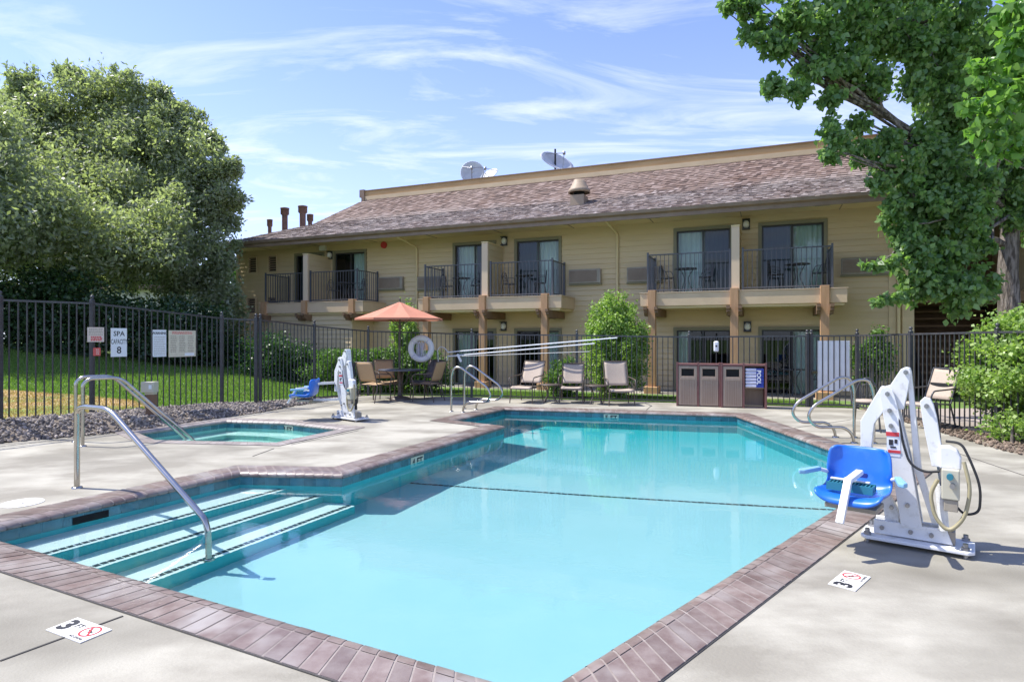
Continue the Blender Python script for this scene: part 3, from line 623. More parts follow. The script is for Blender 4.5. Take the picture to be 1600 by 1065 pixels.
# balconies
bal = [(-19.79, -15.25, -17.74, .12), (-13.1, -8.28, -10.78, .12), (-5.98, -.92, -3.51, .12)]
def railing(a, b_, sides, root):
    mb = MB(); y = .13; z0 = 2.80; z1 = 3.78; s = .022
    pts = [(a, y), (b_, y)]
    mb.bar((a, y, z1), (b_, y, z1), .035, .03); mb.bar((a, y, z0), (b_, y, z0), .03, .03); k = round((b_-a)/.115)
    for i in range(1, k): x = a+(b_-a)*i/k; mb.box(x-.008, x+.008, y-.008, y+.008, z0, z1-.015)
    for x in sides:
        mb.bar((x, y, z1), (x, W-.06, z1), .035, .03); mb.bar((x, y, z0), (x, W-.06, z0), .03, .03)
        for i in range(1, 10): yy = y+(W-.06-y)*i/10; mb.box(x-.008, x+.008, yy-.008, yy+.008, z0, z1-.015)
    mb.build('railing', 'balmetal', root)
    for x, yy in [(a, y), (b_, y)]+[(x, W-.06) for x in sides]: MB().box(x-.024, x+.024, yy-.024, yy+.024, 2.715, z1+.07).build('railing_post', 'balmetal', root)
for bi, (a, b_, dv, _) in enumerate(bal):
    bo = MB(); bo.box(a, b_, .0, W-.02, 2.36, 2.71); bl = bo.build('balcony', 'stucco', B, .006)
    MB().box(a-.02, b_+.02, -.02, W-.03, 2.715, 2.735).build('flashing', 'cream', bl)
    MB().box(a+.06, b_-.06, .06, W-.03, 2.30, 2.357).build('soffit_board', 'soffit', bl)
    railing(a+.18, dv-.14, [a+.18], bl); railing(dv+.18, b_-.32, [b_-.32], bl)
    dm = siding(.1, W-.02, 2.74, 4.42, 0, []); T = Matrix(((0, 0, 0, 0),)*4)
    d1 = MB(); d1.box(dv-.10, dv+.10, .07, .16, 2.737, 4.42); d1.build('divider_post', 'cream', bl)
    d2 = MB()
    for sgn in (1,):
        for q in range(9):
            za = 2.74+q*.187; zb_ = za+.187; y0, y1 = .16, W-.02; x = dv+.075
            d2.add([(x+.018, y0, za), (x+.018, y1, za), (x, y1, zb_), (x, y0, zb_)], [(0, 1, 2, 3)]); d2.add([(x, y0, za), (x, y1, za), (x+.018, y1, za), (x+.018, y0, za)], [(0, 1, 2, 3)])
    d2.box(dv-.075, dv+.075, .16, W-.02, 2.737, 4.40); d2.build('divider_wall', 'siding', bl)
    MB().box(dv-.11, dv+.11, .05, W-.02, 4.42, 4.45).build('divider_cap', 'soffit', bl)
    cols = [a+.32, dv-.02, b_-.50] if bi else [a+.25, dv+.05, b_-.42]
    for ci, c in enumerate(cols):
        full = bi > 0
        o = MB(); o.box(c-.10, c+.10, -.10, .10-.002, (.16 if full else 2.30), 2.79); co_ = o.build('column', 'post', bl, .006)
        if full:
            MB().box(c-.2, c+.2, -.2, .2, -.1, .16).build('plinth', 'post', co_, .02)
        for sx in (-1, 1):
            x0 = c+sx*.10+(0 if sx > 0 else -.09); x1 = x0+.09; q = MB()
            prof = [(-.30, 2.33), (-.30, 2.25), (-.24, 2.23), (-.24, 2.17), (-.16, 2.15), (-.12, 2.08), (.5, 2.08), (W-.05, 2.08), (W-.05, 2.295), (-.2, 2.295)]
            nn_ = len(prof); q.add([(x0, y, z) for y, z in prof]+[(x1, y, z) for y, z in prof], [tuple(range(nn_)), tuple(range(2*nn_-1, nn_-1, -1))]+[((i+1) % nn_, i, i+nn_, (i+1) % nn_+nn_) for i in range(nn_)])
            q.build('bracket_beam', 'beam', co_)
# enclosed store below the left balcony
e0 = fu(398, .12); e1 = fu(548, .12)
siding(e0, e1, -.3, 2.29, .14, []).build('store_wall', 'siding', B)
for x_ in (e1, e0-.07): MB().box(x_, x_+.07, .11, W, -.3, 2.29).build('store_side', 'siding', B)
# low annex on the left
a0 = fu(250, -1.2); a1 = e0-.1
an = siding(a0, a1, -.3, 2.0, -1.2, [(a1-2.3, a1-1.8, 1.0, 1.55), (a1-1.1, a1-.6, 1.0, 1.55)]); an.box(a0, a1, -1.15, 1.2, -.3, 1.99); ax = an.build('annex', 'siding', B)
MB().box(a0-.15, a1+.1, -1.35, 1.3, 2.0, 2.1).build('annex_roof', 'cream', ax)
for x in (a1-2.3, a1-1.1):
    s_ = MB(); [s_.box(x, x+.5, -1.2, -1.17, 1.02+i*.09, 1.07+i*.09) for i in range(6)]; s_.build('louvre', 'gutter', ax)
# wall lamps
def wall_lamp(px, py, v=W):
    u = fu(px, v); z = fz(px, py, v); o = MB().box(u-.10, u+.10, v-.06, v-.03, z-.15, z+.15); T = Matrix.Translation((u, v-.06, z)) @ Matrix.Rotation(PI/2, 4, 'X')
    for zz in (-.14, .12): o.box(u-.10, u+.10, v-.17, v-.06, z+zz, z+zz+.022)
    l_ = o.build('wall_lamp', 'doorframe', B); MB().lathe([(.001, .11), (.05, .10), (.078, .06), (.082, .0)], (0, 0, 0), 16, T @ Matrix.Diagonal((1, 1.35, 1, 1))).build('lamp_glass', 'lamp', l_)
for p in ((1166, 351), (789, 377), (517, 399), (788, 509.5), (1168, 510)): wall_lamp(*p)
u = fu(507, W); MB().box(u-.13, u+.13, W-.16, W-.02, 4.72, 4.9).build('floodlight', 'lamp', B, .01)
u = fu(601, W); T = Matrix.Translation((u, W-.02, fz(601, 383, W))) @ Matrix.Rotation(PI/2, 4, 'X'); MB().cyl((0, 0, 0), .12, .06, 20, T).build('fire_bell', 'red', B)
# patio slab, right recess with stairs, right wing
MB().box(-14.5, -.2, -.25, W, -.3, -.03).build('patio_slab', 'concrete', B)
wg = MB(); wg.box(UR+.3, 3.3, 4.6, 4.7, -.4, 5.2); wg.box(UR+.25, UR+.3, W, 4.7, -.4, 5.2); wg.build('recess_wall', 'beam', B)
st = MB()
for i in range(12): st.box(UR+.75, UR+2.6, 1.9+i*.2, 1.9+i*.2+.27, .12+i*.21, .17+i*.21)
sp_ = st.build('staircase', 'beam', B); s2 = MB(); s2.bar((UR+.72, 1.9, .05), (UR+.72, 4.4, 2.6), .05, .25); s2.bar((UR+2.62, 1.9, .05), (UR+2.62, 4.4, 2.6), .05, .25); s2.build('stringer', 'doorframe', sp_)
ys_ = MB(); [ys_.box(UR+.95, UR+2.4, 1.885, 1.898, z, z+.03) for z in (.2,)]; ys_.build('step_stripe', mat('yellow stripe', (.55, .30, .04), .7), sp_)
siding(3.3, 9, -.4, 5.1, W+.4, []).build('wing_wall', 'siding', B)
MB().box(3.25, 3.3, W+.4, 4.6, -.4, 5.1).build('wing_side', 'siding', B)
MB().box(UR+.42, 3.3, W+.3, 4.6, 2.4, 2.65).build('walkway', 'beam', B)
# soffit, gutter and roof
EZ = 4.98; UL2 = -22.05-.0
EL = -23.2; ER = 9.0
eL = fu(335, 0)
so = MB(); so.box(eL+.05, ER, .06, W+.3, 4.90, 4.94); so.box(eL+.05, UL+.2, W, 11, 4.90, 4.94); sf = so.build('soffit', 'soffit', B)
k = eL+1.5
while k < 2: MB().box(k, k+.02, .08, W-.01, 4.888, 4.9).build('soffit_joint', 'gutter', sf); k += 2.44
[MB().box(u_, u_+.35, .5, .62, 4.885, 4.9).build('soffit_vent', 'acgrille', sf) for u_ in (-15.4, -13, -8.4, -5.9, -1.6, 1.0)]
gt = MB()
prof = [(0, -.02), (-.10, .02), (-.12, .10), (-.10, .105), (0, .06), (.06, .06), (.06, -.12), (0, -.12)]
n = len(prof); x0, x1 = eL-.1, ER
gt.add([(x0, y, EZ-.07+z) for y, z in prof]+[(x1, y, EZ-.07+z) for y, z in prof], [tuple(range(n)), tuple(range(2*n-1, n-1, -1))]+[((i+1) % n, i, i+n, (i+1) % n+n) for i in range(n)])
gt.box(eL-.1, eL+.04, .06, 11, EZ-.19, EZ+.0); gt.build('gutter', 'gutter', B)
# shingled slopes : list of (outline in (u,v), plane z)
def slope(mb, e0_, e1_, t0, t1, course=.115, sw=.13):   # eave line e0->e1 , top line t0->t1 (3D) ; rows of individual shingles
    e0_, e1_, t0, t1 = map(Vector, (e0_, e1_, t0, t1)); H = ((t0+t1)/2-(e0_+e1_)/2).length; rows = max(1, int(H/course)); nrm = (e1_-e0_).cross(t0-e0_).normalized()
    for r_ in range(rows):
        a = r_/rows; c = (r_+1.12)/rows; c = min(c, 1); A0 = e0_.lerp(t0, a); A1 = e1_.lerp(t1, a); C0 = e0_.lerp(t0, c); C1 = e1_.lerp(t1, c); ln = (A1-A0).length; n_ = max(1, int(ln/sw)); x = 0; sh = random.random()
        ts = sorted(min(1, max(0, (i+sh+random.uniform(-.28, .28))/n_)) for i in range(-1, n_+1)); ts = [0]+[t for t in ts if 0 < t < 1]+[1]
        for p, q_ in zip(ts, ts[1:]):
            if q_-p < 1e-4: continue
            j = random.uniform(.006, .022); up = nrm*j; jj = (A0-C0).normalized()*random.uniform(-.012, .018)
            mb.add([A0.lerp(A1, p)+up+jj, A0.lerp(A1, q_)+up+jj, C0.lerp(C1, q_)+nrm*.002, C0.lerp(C1, p)+nrm*.002], [(0, 1, 2, 3)])
            mb.add([A0.lerp(A1, p)+jj, A0.lerp(A1, q_)+jj, A0.lerp(A1, q_)+up+jj, A0.lerp(A1, p)+up+jj], [(0, 1, 2, 3)])
    mb.add([e0_-nrm*.004, e1_-nrm*.004, t1-nrm*.004, t0-nrm*.004], [(0, 1, 2, 3)])
BRK = (2.2, 5.95); TOP = (3.2, 6.96); bL = -19.2; tL = -17.5; v1 = 11
rf = MB()
slope(rf, (eL, -.05, EZ), (ER, -.05, EZ), (bL, BRK[0], BRK[1]), (ER, BRK[0], BRK[1]))
slope(rf, (bL, BRK[0], BRK[1]), (ER, BRK[0], BRK[1]), (tL, TOP[0], TOP[1]), (ER, TOP[0], TOP[1]))
slope(rf, (eL, v1, EZ), (eL, -.05, EZ), (bL, v1-2.2, BRK[1]), (bL, BRK[0], BRK[1]), .3, .3)
slope(rf, (bL, v1-2.2, BRK[1]), (bL, BRK[0], BRK[1]), (tL, v1-3.2, TOP[1]), (tL, TOP[0], TOP[1]), .3, .3)
rf.add([(tL, TOP[0], TOP[1]-.02), (ER, TOP[0], TOP[1]-.02), (ER, v1, TOP[1]-.02), (tL, v1, TOP[1]-.02)], [(0, 1, 2, 3)])
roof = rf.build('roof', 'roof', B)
pr = MB(); pr.box(tL+.02, ER, TOP[0]-.06, TOP[0]+.02, TOP[1]-.03, TOP[1]+.12); pr.build('ridge_trim', 'stucco', roof)
pr = MB(); pr.box(tL, ER, TOP[0]+.02, TOP[0]+.12, TOP[1]+.0, TOP[1]+.34); pr.build('ridge_board', 'ridgetan', roof)
pr = MB(); pr.box(tL-.15, ER, TOP[0]-.02, TOP[0]+.2, TOP[1]+.34, TOP[1]+.37); pr.box(tL-.22, tL-.0, TOP[0]-.06, TOP[0]+.1, TOP[1]+.1, TOP[1]+.40); pr.box(tL-.1, tL+.04, TOP[0]-.1, TOP[0]+.0, TOP[1]-.22, TOP[1]+.15); pr.build('ridge_cap', 'gutter', roof)
pr = MB(); pr.box(tL-.3, tL+.1, 7.2, 7.6, TOP[1]-.1, TOP[1]+.3); pr.build('gable_end', 'gutter', roof)
# flues on the hip, cone vent
for px, pt, pb, r_, v in ((421.5, 343, 366, .11, 2.6), (445, 325, 362, .17, 2.9), (473, 322, 358, .18, 2.9), (484.5, 335, 356, .13, 3.4)):
    u = fu(px, v); zt = fz(px, pt, v); z0 = 5.3
    c = MB(); c.lathe([(r_*.68, z0), (r_*.68, zt-.32), (r_*.72, zt-.30), (r_, zt-.26), (r_, zt-.05), (r_*1.06, zt-.05), (r_*1.06, zt), (.001, zt+.01)], (u, v, 0), 16); c.build('flue', 'flue', roof)
u = fu(905, 1.75); c = MB(); c.box(u-.22, u+.22, 1.5, 1.98, 5.55, 5.98); cv = c.build('roof_vent', 'vent', roof)
c = MB(); c.lathe([(.02, 6.50), (.17, 6.49), (.19, 6.42), (.22, 6.40), (.24, 6.32), (.27, 6.30), (.29, 6.22), (.33, 6.20), (.36, 6.08), (.32, 6.08)], (u, 1.75, 0), 20); c.build('cone_cap', 'vent', cv)
c = MB(); c.cyl((u, 1.75, 5.97), .18, .14); c.build('vent_neck', 'dark', cv)
# satellite dishes standing on the flat roof
def dish(px, py, r_, v, yaw, tilt, label, post=True, rect=False):
    u = fu(px, v); z = fz(px, py, v); p = bw(u, v, z); root = empty('satellite_dish', (p.x, p.y, TOP[1]), yaw, label, 'satellite dish', 'satellite dishes on the roof')
    h = z-TOP[1]; T = Matrix.Translation((0, 0, h)) @ Matrix.Rotation(tilt, 4, 'X')
    mb = MB(); prof = [(.001, -.18*r_*1.2)]+[(r_*k/6, -.18*r_*1.2*(1-(k/6)**2)) for k in range(1, 7)]
    mb.lathe(prof, (0, 0, 0), 28, T @ (Matrix.Diagonal((1.5, .8, 1, 1)) if rect else Matrix.Identity(4))); mb.build('reflector', 'dish', root, thick=.02)
    c = MB(); c.tube([(0, .12, -.02), (0, .12, h*.98)], .035, 8); c.build('mast', 'bolt', root)
    c = MB(); e = T @ Vector((0, 0, .75*r_)); 
    for k in range(3): q = T @ Vector((r_*.95*math.cos(k*2.09+.5), r_*.95*math.sin(k*2.09+.5), 0)); c.tube([q, e], .014, 6)
    c.lathe([(.001, -.05), (.05, -.05), (.05, .06), (.001, .06)], tuple(e), 8); c.build('feed_arm', 'bolt', root)
dish(738, 269, .46, 4.2, BR+.4, R(80), 'round white dish, left of the pair on the roof')
dish(764, 273, .38, 4.4, BR-.3, R(48), 'smaller round white dish half hidden right of the round one')
dr = dish(871, 252, .55, 4.6, BR+1.1, R(58), 'wide white dish tipped up beside a black mast on the roof', rect=True)
u = fu(867.5, 4.55); p = bw(u, 4.55); MB().tube([(p.x, p.y, TOP[1]), (p.x, p.y, fz(867, 233, 4.55))], .035, 8).build('antenna_mast', 'rubber'); tag(bpy.data.objects['antenna_mast'], 'thin black mast standing by the wide tipped dish', 'antenna mast')

# ================================================================ HAND RAILS
def rail_obj(name, paths, label, cat, group=None, r=.0235, flanges=()):
    o = MB()
    for p in paths: o.tube(p, r, 12)
    ob = o.build(name, 'steel'); tag(ob, label, cat, group); receiver(ob)
    for f in flanges:
        q = MB().lathe([(.001, .018), (.045, .014), (.05, 0), (.05, -.01)], (f[0], f[1], f[2] if len(f) > 2 else .0), 16).build('flange', 'steel', ob); receiver(q)
    return ob
def along(o, d, prof, r=.1, n=6):
    d = Vector(d).normalized(); return smooth_path([(o[0]+d.x*s, o[1]+d.y*s, z) for s, z in prof], r, n)
n2 = (.879, -.477)
rail_obj('handrail', [along((-4.34, 6.13), n2, [(0, -.02), (0, .78), (.12, .82), (.56, .82), (1.99, -.03), (2.03, -.12), (2.04, -.86)], .13)], 'stainless entry handrail running down over the pool steps', 'handrail', None, .026, [(-4.34, 6.13), (-4.34+.879*2.04, 6.13-.477*2.04, -.845)])
d3 = (.71, .70)
for i, (p, lb) in enumerate((((-5.92, 8.47), 'nearer of the two stainless rails going into the spa'), ((-6.28, 8.84), 'farther of the two stainless rails going into the spa'))):
    rail_obj('spa_handrail', [along(p, d3, [(0, -.02), (0, .86), (.08, .93), (.45, .93), (1.40, -.06), (1.45, -.12), (1.47, -.5)], .12)], lb, 'handrail', 'spa handrails', .023, [p])
def ladder(p, d, lb, grp):
    rail_obj('ladder_rail', [along(p, d, [(0, -.02), (0, .74), (.07, .90), (.22, .90), (.84, .52), (.92, .36), (.80, .22), (.40, .22), (.29, .12), (.27, -.02)], .1)], lb, 'pool ladder rail', grp, .021, [p, (p[0]+Vector(d).normalized().x*.27, p[1]+Vector(d).normalized().y*.27)])
ladder((-1.23, 12.45), (.89, -.45), 'front looped ladder rail at the far left corner of the pool', 'far ladder rails')
ladder((-1.0, 12.92), (.89, -.45), 'rear looped ladder rail at the far left corner of the pool', 'far ladder rails')
ladder((5.14, 8.73), (-1, .06), 'front looped ladder rail on the right of the pool, behind the blue lift seat', 'right ladder rails')
ladder((5.14, 9.23), (-1, .06), 'rear looped ladder rail on the right of the pool, behind the blue lift seat', 'right ladder rails')

# ================================================================ POOL LIFT  local: x = away from pool, mast near 0, z up
def pool_lift(loc, rz, chair_rz, label, chair_off=(-.40, .0), seat_z=.44, name='pool_lift'):
    r = empty(name, loc, rz, label, 'pool lift', 'pool lifts with blue seats')
    def plate(poly, y0, y1, nm, m='white', bev=.004, parent=r):
        T = Matrix(((1, 0, 0, 0), (0, 0, 1, 0), (0, 1, 0, 0), (0, 0, 0, 1)))   # (x,z,y)->(x,y,z)
        return MB().prism(poly, y0, y1, T).build(nm, m, parent, bev)
    def bolt(x, y, z, parent):
        T = Matrix.Translation((x, y, z)) @ Matrix.Rotation(PI/2, 4, 'X'); MB().cyl((0, 0, 0), .017, .016, 8, T).cyl((0, 0, .016), .009, .012, 8, T).build('bolt', 'bolt', parent)
    base = MB(); base.prism([(-.29, -.16), (.40, -.16), (.44, -.12), (.44, .12), (.40, .16), (-.29, .16), (-.33, .12), (-.33, -.12)], .03, .055); bs = base.build('base_plate', 'white', r, .006)
    for x, y in ((-.28, -.12), (-.28, .12), (.38, -.12), (.38, .12)): MB().cyl((x, y, 0), .018, .10, 10).cyl((x, y, .055), .028, .02, 6).build('anchor_bolt', 'bolt', bs)
    for y in (-.075, .045):
        ch = plate([(-.24, .062), (.30, .062), (.26, .16), (-.24, .16)], y, y+.03, 'base_channel')
        if y < 0: [bolt(x, y, .11, ch) for x in (-.18, .02, .16)]
    MB().box(-.15, .2, -.03, .03, .056, .075).build('rusty_plate', 'rust', bs)
    for y in (-.085, .055):
        ms = plate([(-.045, .14), (.10, .14), (.02, .62), (-.085, 1.06), (-.105, 1.12), (-.14, 1.145), (-.185, 1.13), (-.20, 1.09), (-.15, .82), (-.10, .5)], y, y+.028, 'mast_plate')
        if y < 0:
            for x, z in ((-.14, 1.09), (-.125, .97), (-.115, .86), (.0, .30)): bolt(x, y, z, ms)
            st_ = MB().box(-.145, -.05, y-.003, y-.001, .64, .82).build('sticker', 'signwhite', ms)
            MB().box(-.150, -.058, y-.006, y-.004, .785, .815).build('sticker_band', 'red', st_); MB().box(-.135, -.048, y-.006, y-.004, .665, .685).build('sticker_band', 'red', st_)
            MB().box(-.13, -.10, y-.006, y-.004, .72, .76).box(-.09, -.07, y-.006, y-.004, .735, .765).box(-.12, -.08, y-.006, y-.004, .70, .712).build('sticker_print', 'ink', st_)
    plate([(-.17, 1.02), (-.10, 1.02), (.0, .60), (.075, .20), (.03, .20), (-.06, .6)], -.05, .05, 'mast_core', 'white')
    tp = plate([(-.17, 1.08), (-.05, 1.27), (-.02, 1.285), (.01, 1.28), (.02, 1.25), (-.0, 1.12), (-.03, .98), (-.10, .98)], -.05, .05, 'top_arm'); bolt(-.015, -.05, 1.25, tp)
    plate([(-.01, 1.25), (.02, 1.25), (.09, .55), (.20, .18), (.16, .18), (.04, .55)], -.02, .05, 'rear_link')
    ar = plate([(-.14, 1.13), (-.10, 1.06), (-.24, .86), (-.26, .68), (-.26, .50), (-.34, .50), (-.34, .88), (-.19, 1.14)], -.055, .048, 'swing_arm'); bolt(-.30, -.055, .62, ar)
    lk = plate([(-.30, .55), (-.26, .55), (-.06, .22), (-.07, .12), (-.16, .12), (-.17, .22)], -.04, .04, 'lower_link'); bolt(-.115, -.04, .26, lk)
    # actuator and battery box
    k0_ = set(r.children)
    ac = plate([(.17, 1.05), (.20, 1.08), (.24, 1.07), (.26, 1.03), (.28, .95), (.335, .60), (.25, .60), (.19, .9)], -.11, -.05, 'actuator'); bolt(.215, -.11, 1.02, ac)
    MB().bar((.27, -.02, 1.04), (.34, -.02, .20), .03, .035).build('actuator_rail', 'rubber', ac)
    MB().tube([(.30, -.08, .6), (.325, -.08, .42)], .02, 10).build('piston', 'bolt', ac)
    MB().tube([(.30, -.08, .47), (.33, -.08, .16)], .035, 12).build('motor', 'white', ac)
    T = Matrix.Translation((.37, -.12, .60)); cv_ = MB(); cv_.prism([(-.07, 0), (.07, 0), (.07, .08), (.045, .135), (0, .155), (-.07, .155)], -.04, .05, Matrix(((1, 0, 0, .37), (0, 0, 1, -.12), (0, 1, 0, .60), (0, 0, 0, 1)))); cx_ = cv_.build('battery_cover', 'white', r, .012)
    cb = MB().box(.315, .43, -.20, -.08, .40, .605).build('control_box', 'beige', r, .008)
    T = Matrix.Translation((.37, -.20, .56)) @ Matrix.Rotation(PI/2, 4, 'X'); MB().cyl((0, 0, 0), .022, .03, 14, T).build('teal_button', 'teal', cb)
    T = Matrix.Translation((.385, -.20, .50)) @ Matrix.Rotation(PI/2, 4, 'X'); MB().cyl((0, 0, 0), .018, .04, 12, T).build('knob', 'bolt', cb)
    MB().box(.33, .42, -.19, -.10, .32, .398).build('plug_housing', 'acgrille', cb, .005)
    def cable(pts, rr, m, nm): MB().tube(smooth_path(pts, .2, 6), rr, 8).build(nm, m, r)
    cable([(.29, -.14, .52), (.24, -.15, .42), (.27, -.16, .26), (.36, -.17, .17), (.46, -.17, .28), (.50, -.17, .48), (.455, -.15, .66)], .014, 'hose', 'coiled_cable')
    cable([(.40, -.15, .36), (.46, -.15, .30), (.55, -.15, .33), (.56, -.15, .50), (.50, -.13, .66), (.44, -.1, .78), (.34, -.08, .78)], .009, 'rubber', 'power_cable')
    cable([(-.0, -.06, 1.02), (.03, -.08, .90), (.05, -.09, .75), (.1, -.1, .6), (.2, -.12, .555), (.3, -.13, .575)], .009, 'rubber', 'power_cable')
    MB().box(.30, .40, -.06, .06, .056, .15).build('motor_foot', 'acgrille', r, .006)
    for o_ in set(r.children)-k0_: o_.location.x -= .085
    cw = Vector((chair_off[0], chair_off[1], 0)); bk = Vector((-math.sin(chair_rz), math.cos(chair_rz), 0))*.2
    q_ = MB(); q_.bar((-.335, 0, .66), cw+bk+Vector((0, 0, seat_z+.22)), .045, .045); q_.build('seat_arm', 'white', r, .004)
    q_ = MB(); q_.bar((-.22, 0, .36), cw+Vector((0, 0, seat_z-.09)), .045, .045); q_.build('seat_arm', 'white', r, .004)
    # chair
    c = empty('seat', (chair_off[0], chair_off[1], seat_z), chair_rz, parent=r); c.scale = (.92, .92, .92)   # faces local -Y
    nu, nv_ = 14, 16; vs = []
    prof = [(-.26, -.045), (-.25, -.01), (-.21, .005), (-.12, -.005), (0, -.02), (.10, -.015), (.15, .02), (.175, .07), (.19, .14), (.205, .205), (.215, .27), (.22, .315), (.235, .335)]
    for j, (y, z) in enumerate(prof):
        t = j/(len(prof)-1); hw = .265 if t < .55 else .265-.04*((t-.55)/.45)**3
        if j == 0: hw = .235
        if j == len(prof)-1: hw = .19
        for i in range(nu+1):
            s = -1+2*i/nu; e = abs(s)**4; back = max(0, min(1, (z-.03)/.12))
            vs.append((hw*s, y-(.075*e*back), z+.05*e*(1-back)))
    sh = MB(); sh.add(vs, [(j*(nu+1)+i, j*(nu+1)+i+1, (j+1)*(nu+1)+i+1, (j+1)*(nu+1)+i) for j in range(len(prof)-1) for i in range(nu)], True)
    so_ = sh.build('seat_shell', 'blue', c, thick=.028); so_.modifiers.new('s', 'SUBSURF').render_levels = 1
    MB().box(-.06, .06, .165, .172, .10, .135).build('hand_slot', 'blueink', c)
    MB().box(-.2, .2, -.15, .13, -.10, -.065).box(-.03, .03, .05, .3, -.14, -.10).build('seat_bracket', 'acgrille', c, .006)
    for sx in (-1, 1):
        a_ = MB(); a_.prism([(-.022, 0), (.028, 0), (.036, -.23), (0, -.27), (-.036, -.23)], .13, .165, Matrix.Translation((sx*.31, .07, 0)) @ Matrix.Rotation(sx*.35, 4, 'Z')); am = a_.build('armrest', 'paleblue', c, .01)
        MB().tube([(sx*.26, .14, .12), (sx*.31, .06, .145)], .016, 8).build('arm_hinge', 'white', am)
    fb = MB(); fb.bar((.03, .05, .165), (.0, -.19, .135), .062, .035); fb.bar((.0, -.185, .15), (-.02, -.37, -.15), .062, .035); ft_ = fb.build('footrest_bar', 'white', c, .006)
    tr = MB(); tr.box(-.19, .17, -.13, -.01, .035, .055)
    for i in range(13): x = -.185+i*.0285; tr.box(x, x+.008, -.125, -.015, .056, .09)
    tr.box(-.19, .17, -.135, -.125, .035, .095); tr.box(-.19, .17, -.015, -.005, .035, .095); tr.build('footrest', 'teal', c)
    MB().box(-.19, .12, -.02, .015, .096, .105).build('footrest_edge', 'white', c)
    return r
A1 = G(1432, 848)
pl1 = pool_lift((2.885, 4.47, 0), math.atan2(-.60, .80), R(-5), 'white pool lift with blue seat at the right edge of the pool', (-.34, -.35), .39); pl1.scale = (.88, 1, 1)
pl2 = pool_lift((-3.0, 11.25, 0), R(-38), R(-52), 'farther white pool lift with blue seat, standing beyond the spa', (-.56, -.50), .44)

# ================================================================ PATIO FURNITURE
def sling_chair(name, label, cat, loc, rz, m, sh=.42, sd=.48, bt=.93, by=.16, wd=.52, group=None, arms=True, legm='bronze'):
    # faces local -Y ; origin below seat centre
    r = empty(name, loc, rz, label, cat, group); h = wd/2; y0 = -sd/2; y1 = sd/2
    def sheet(prof, nm, p):
        vs = []; k = 8
        for j, (y, z) in enumerate(prof):
            for i in range(k+1): s = -1+2*i/k; vs.append(((h-.02)*s, y+(.015*(1-s*s) if z > sh+.03 else 0), z-(.018*(1-s*s) if z <= sh+.03 else 0)))
        return MB().add(vs, [(j*(k+1)+i, j*(k+1)+i+1, (j+1)*(k+1)+i+1, (j+1)*(k+1)+i) for j in range(len(prof)-1) for i in range(k)], True).build(nm, m, p, thick=.008)
    sheet([(y0-.02, sh-.035), (y0, sh+.002), (y0+.08, sh+.012), (0, sh), (y1-.03, sh-.012)], 'seat', r)
    sheet([(y1-.005, sh+.06), (y1+.03, sh+.12), (y1+by*.5, (sh+bt)/2+.02), (y1+by*.85, bt-.07), (y1+by, bt)], 'backrest', r)
    f = MB()
    for sx in (-1, 1):
        f.tube(smooth_path([(sx*h, y0-.015, sh-.03), (sx*h, y0+.04, sh+.012), (sx*h, y1, sh-.01), (sx*h, y1+.03, sh+.12), (sx*h, y1+by, bt)], .05), .012, 8)
    f.tube([(-h, y1+by, bt), (h, y1+by, bt)], .012, 8); f.tube([(-h, y0-.01, sh-.03), (h, y0-.01, sh-.03)], .011, 8); f.tube([(-h, y1, sh-.02), (h, y1, sh-.02)], .011, 8); f.build('seat_frame', legm, r)
    for sx in (-1, 1):
        MB().tube(smooth_path([(sx*h, y0+.05, sh), (sx*(h+.015), y0+.02, 0)], .03), .013, 8).build('leg', legm, r)
        MB().tube(smooth_path([(sx*h, y1-.02, sh), (sx*(h+.015), y1+.10, 0)], .03), .013, 8).build('leg', legm, r)
        if arms: MB().tube(smooth_path([(sx*(h+.012), y0+.05, sh-.02), (sx*(h+.03), y0+.0, sh+.12), (sx*(h+.035), y0+.05, sh+.22), (sx*(h+.03), y1-.03, sh+.24), (sx*(h+.005), y1+by*.45, sh+.25)], .07), .013, 8).build('armrest', legm, r)
    return r
TC = Vector((-2.71, 14.85, 0))
tb = empty('patio_table', TC, 0, 'round slate topped patio table under the orange umbrella', 'table')
MB().lathe([(.02, .735), (.51, .735), (.52, .725), (.51, .705), (.02, .70)], (0, 0, 0), 36).build('tabletop', 'tabletop', tb)
MB().lathe([(.26, 0), (.26, .03), (.20, .06), (.08, .09), (.05, .12), (.05, .30), (.065, .34), (.05, .38), (.05, .68), (.12, .70)], (0, 0, 0), 24).build('pedestal', 'bronze', tb)
for k in range(4):
    a = k*PI/2+.5; MB().tube(smooth_path([(math.cos(a)*.05, math.sin(a)*.05, .35), (math.cos(a)*.16, math.sin(a)*.16, .42), (math.cos(a)*.2, math.sin(a)*.2, .58), (math.cos(a)*.36, math.sin(a)*.36, .70)], .08), .013, 8).build('brace', 'bronze', tb)
um = empty('patio_umbrella', TC, 0, 'orange octagonal umbrella open over the round table', 'umbrella')
cpy = MB(); ns = 8; rr = 1.07; zr, za = 1.95, 2.36; ring = []
for k in range(ns): a = 2*PI*(k+.5)/ns; ring.append(Vector((math.cos(a)*rr, math.sin(a)*rr, zr)))
ap = Vector((0, 0, za))
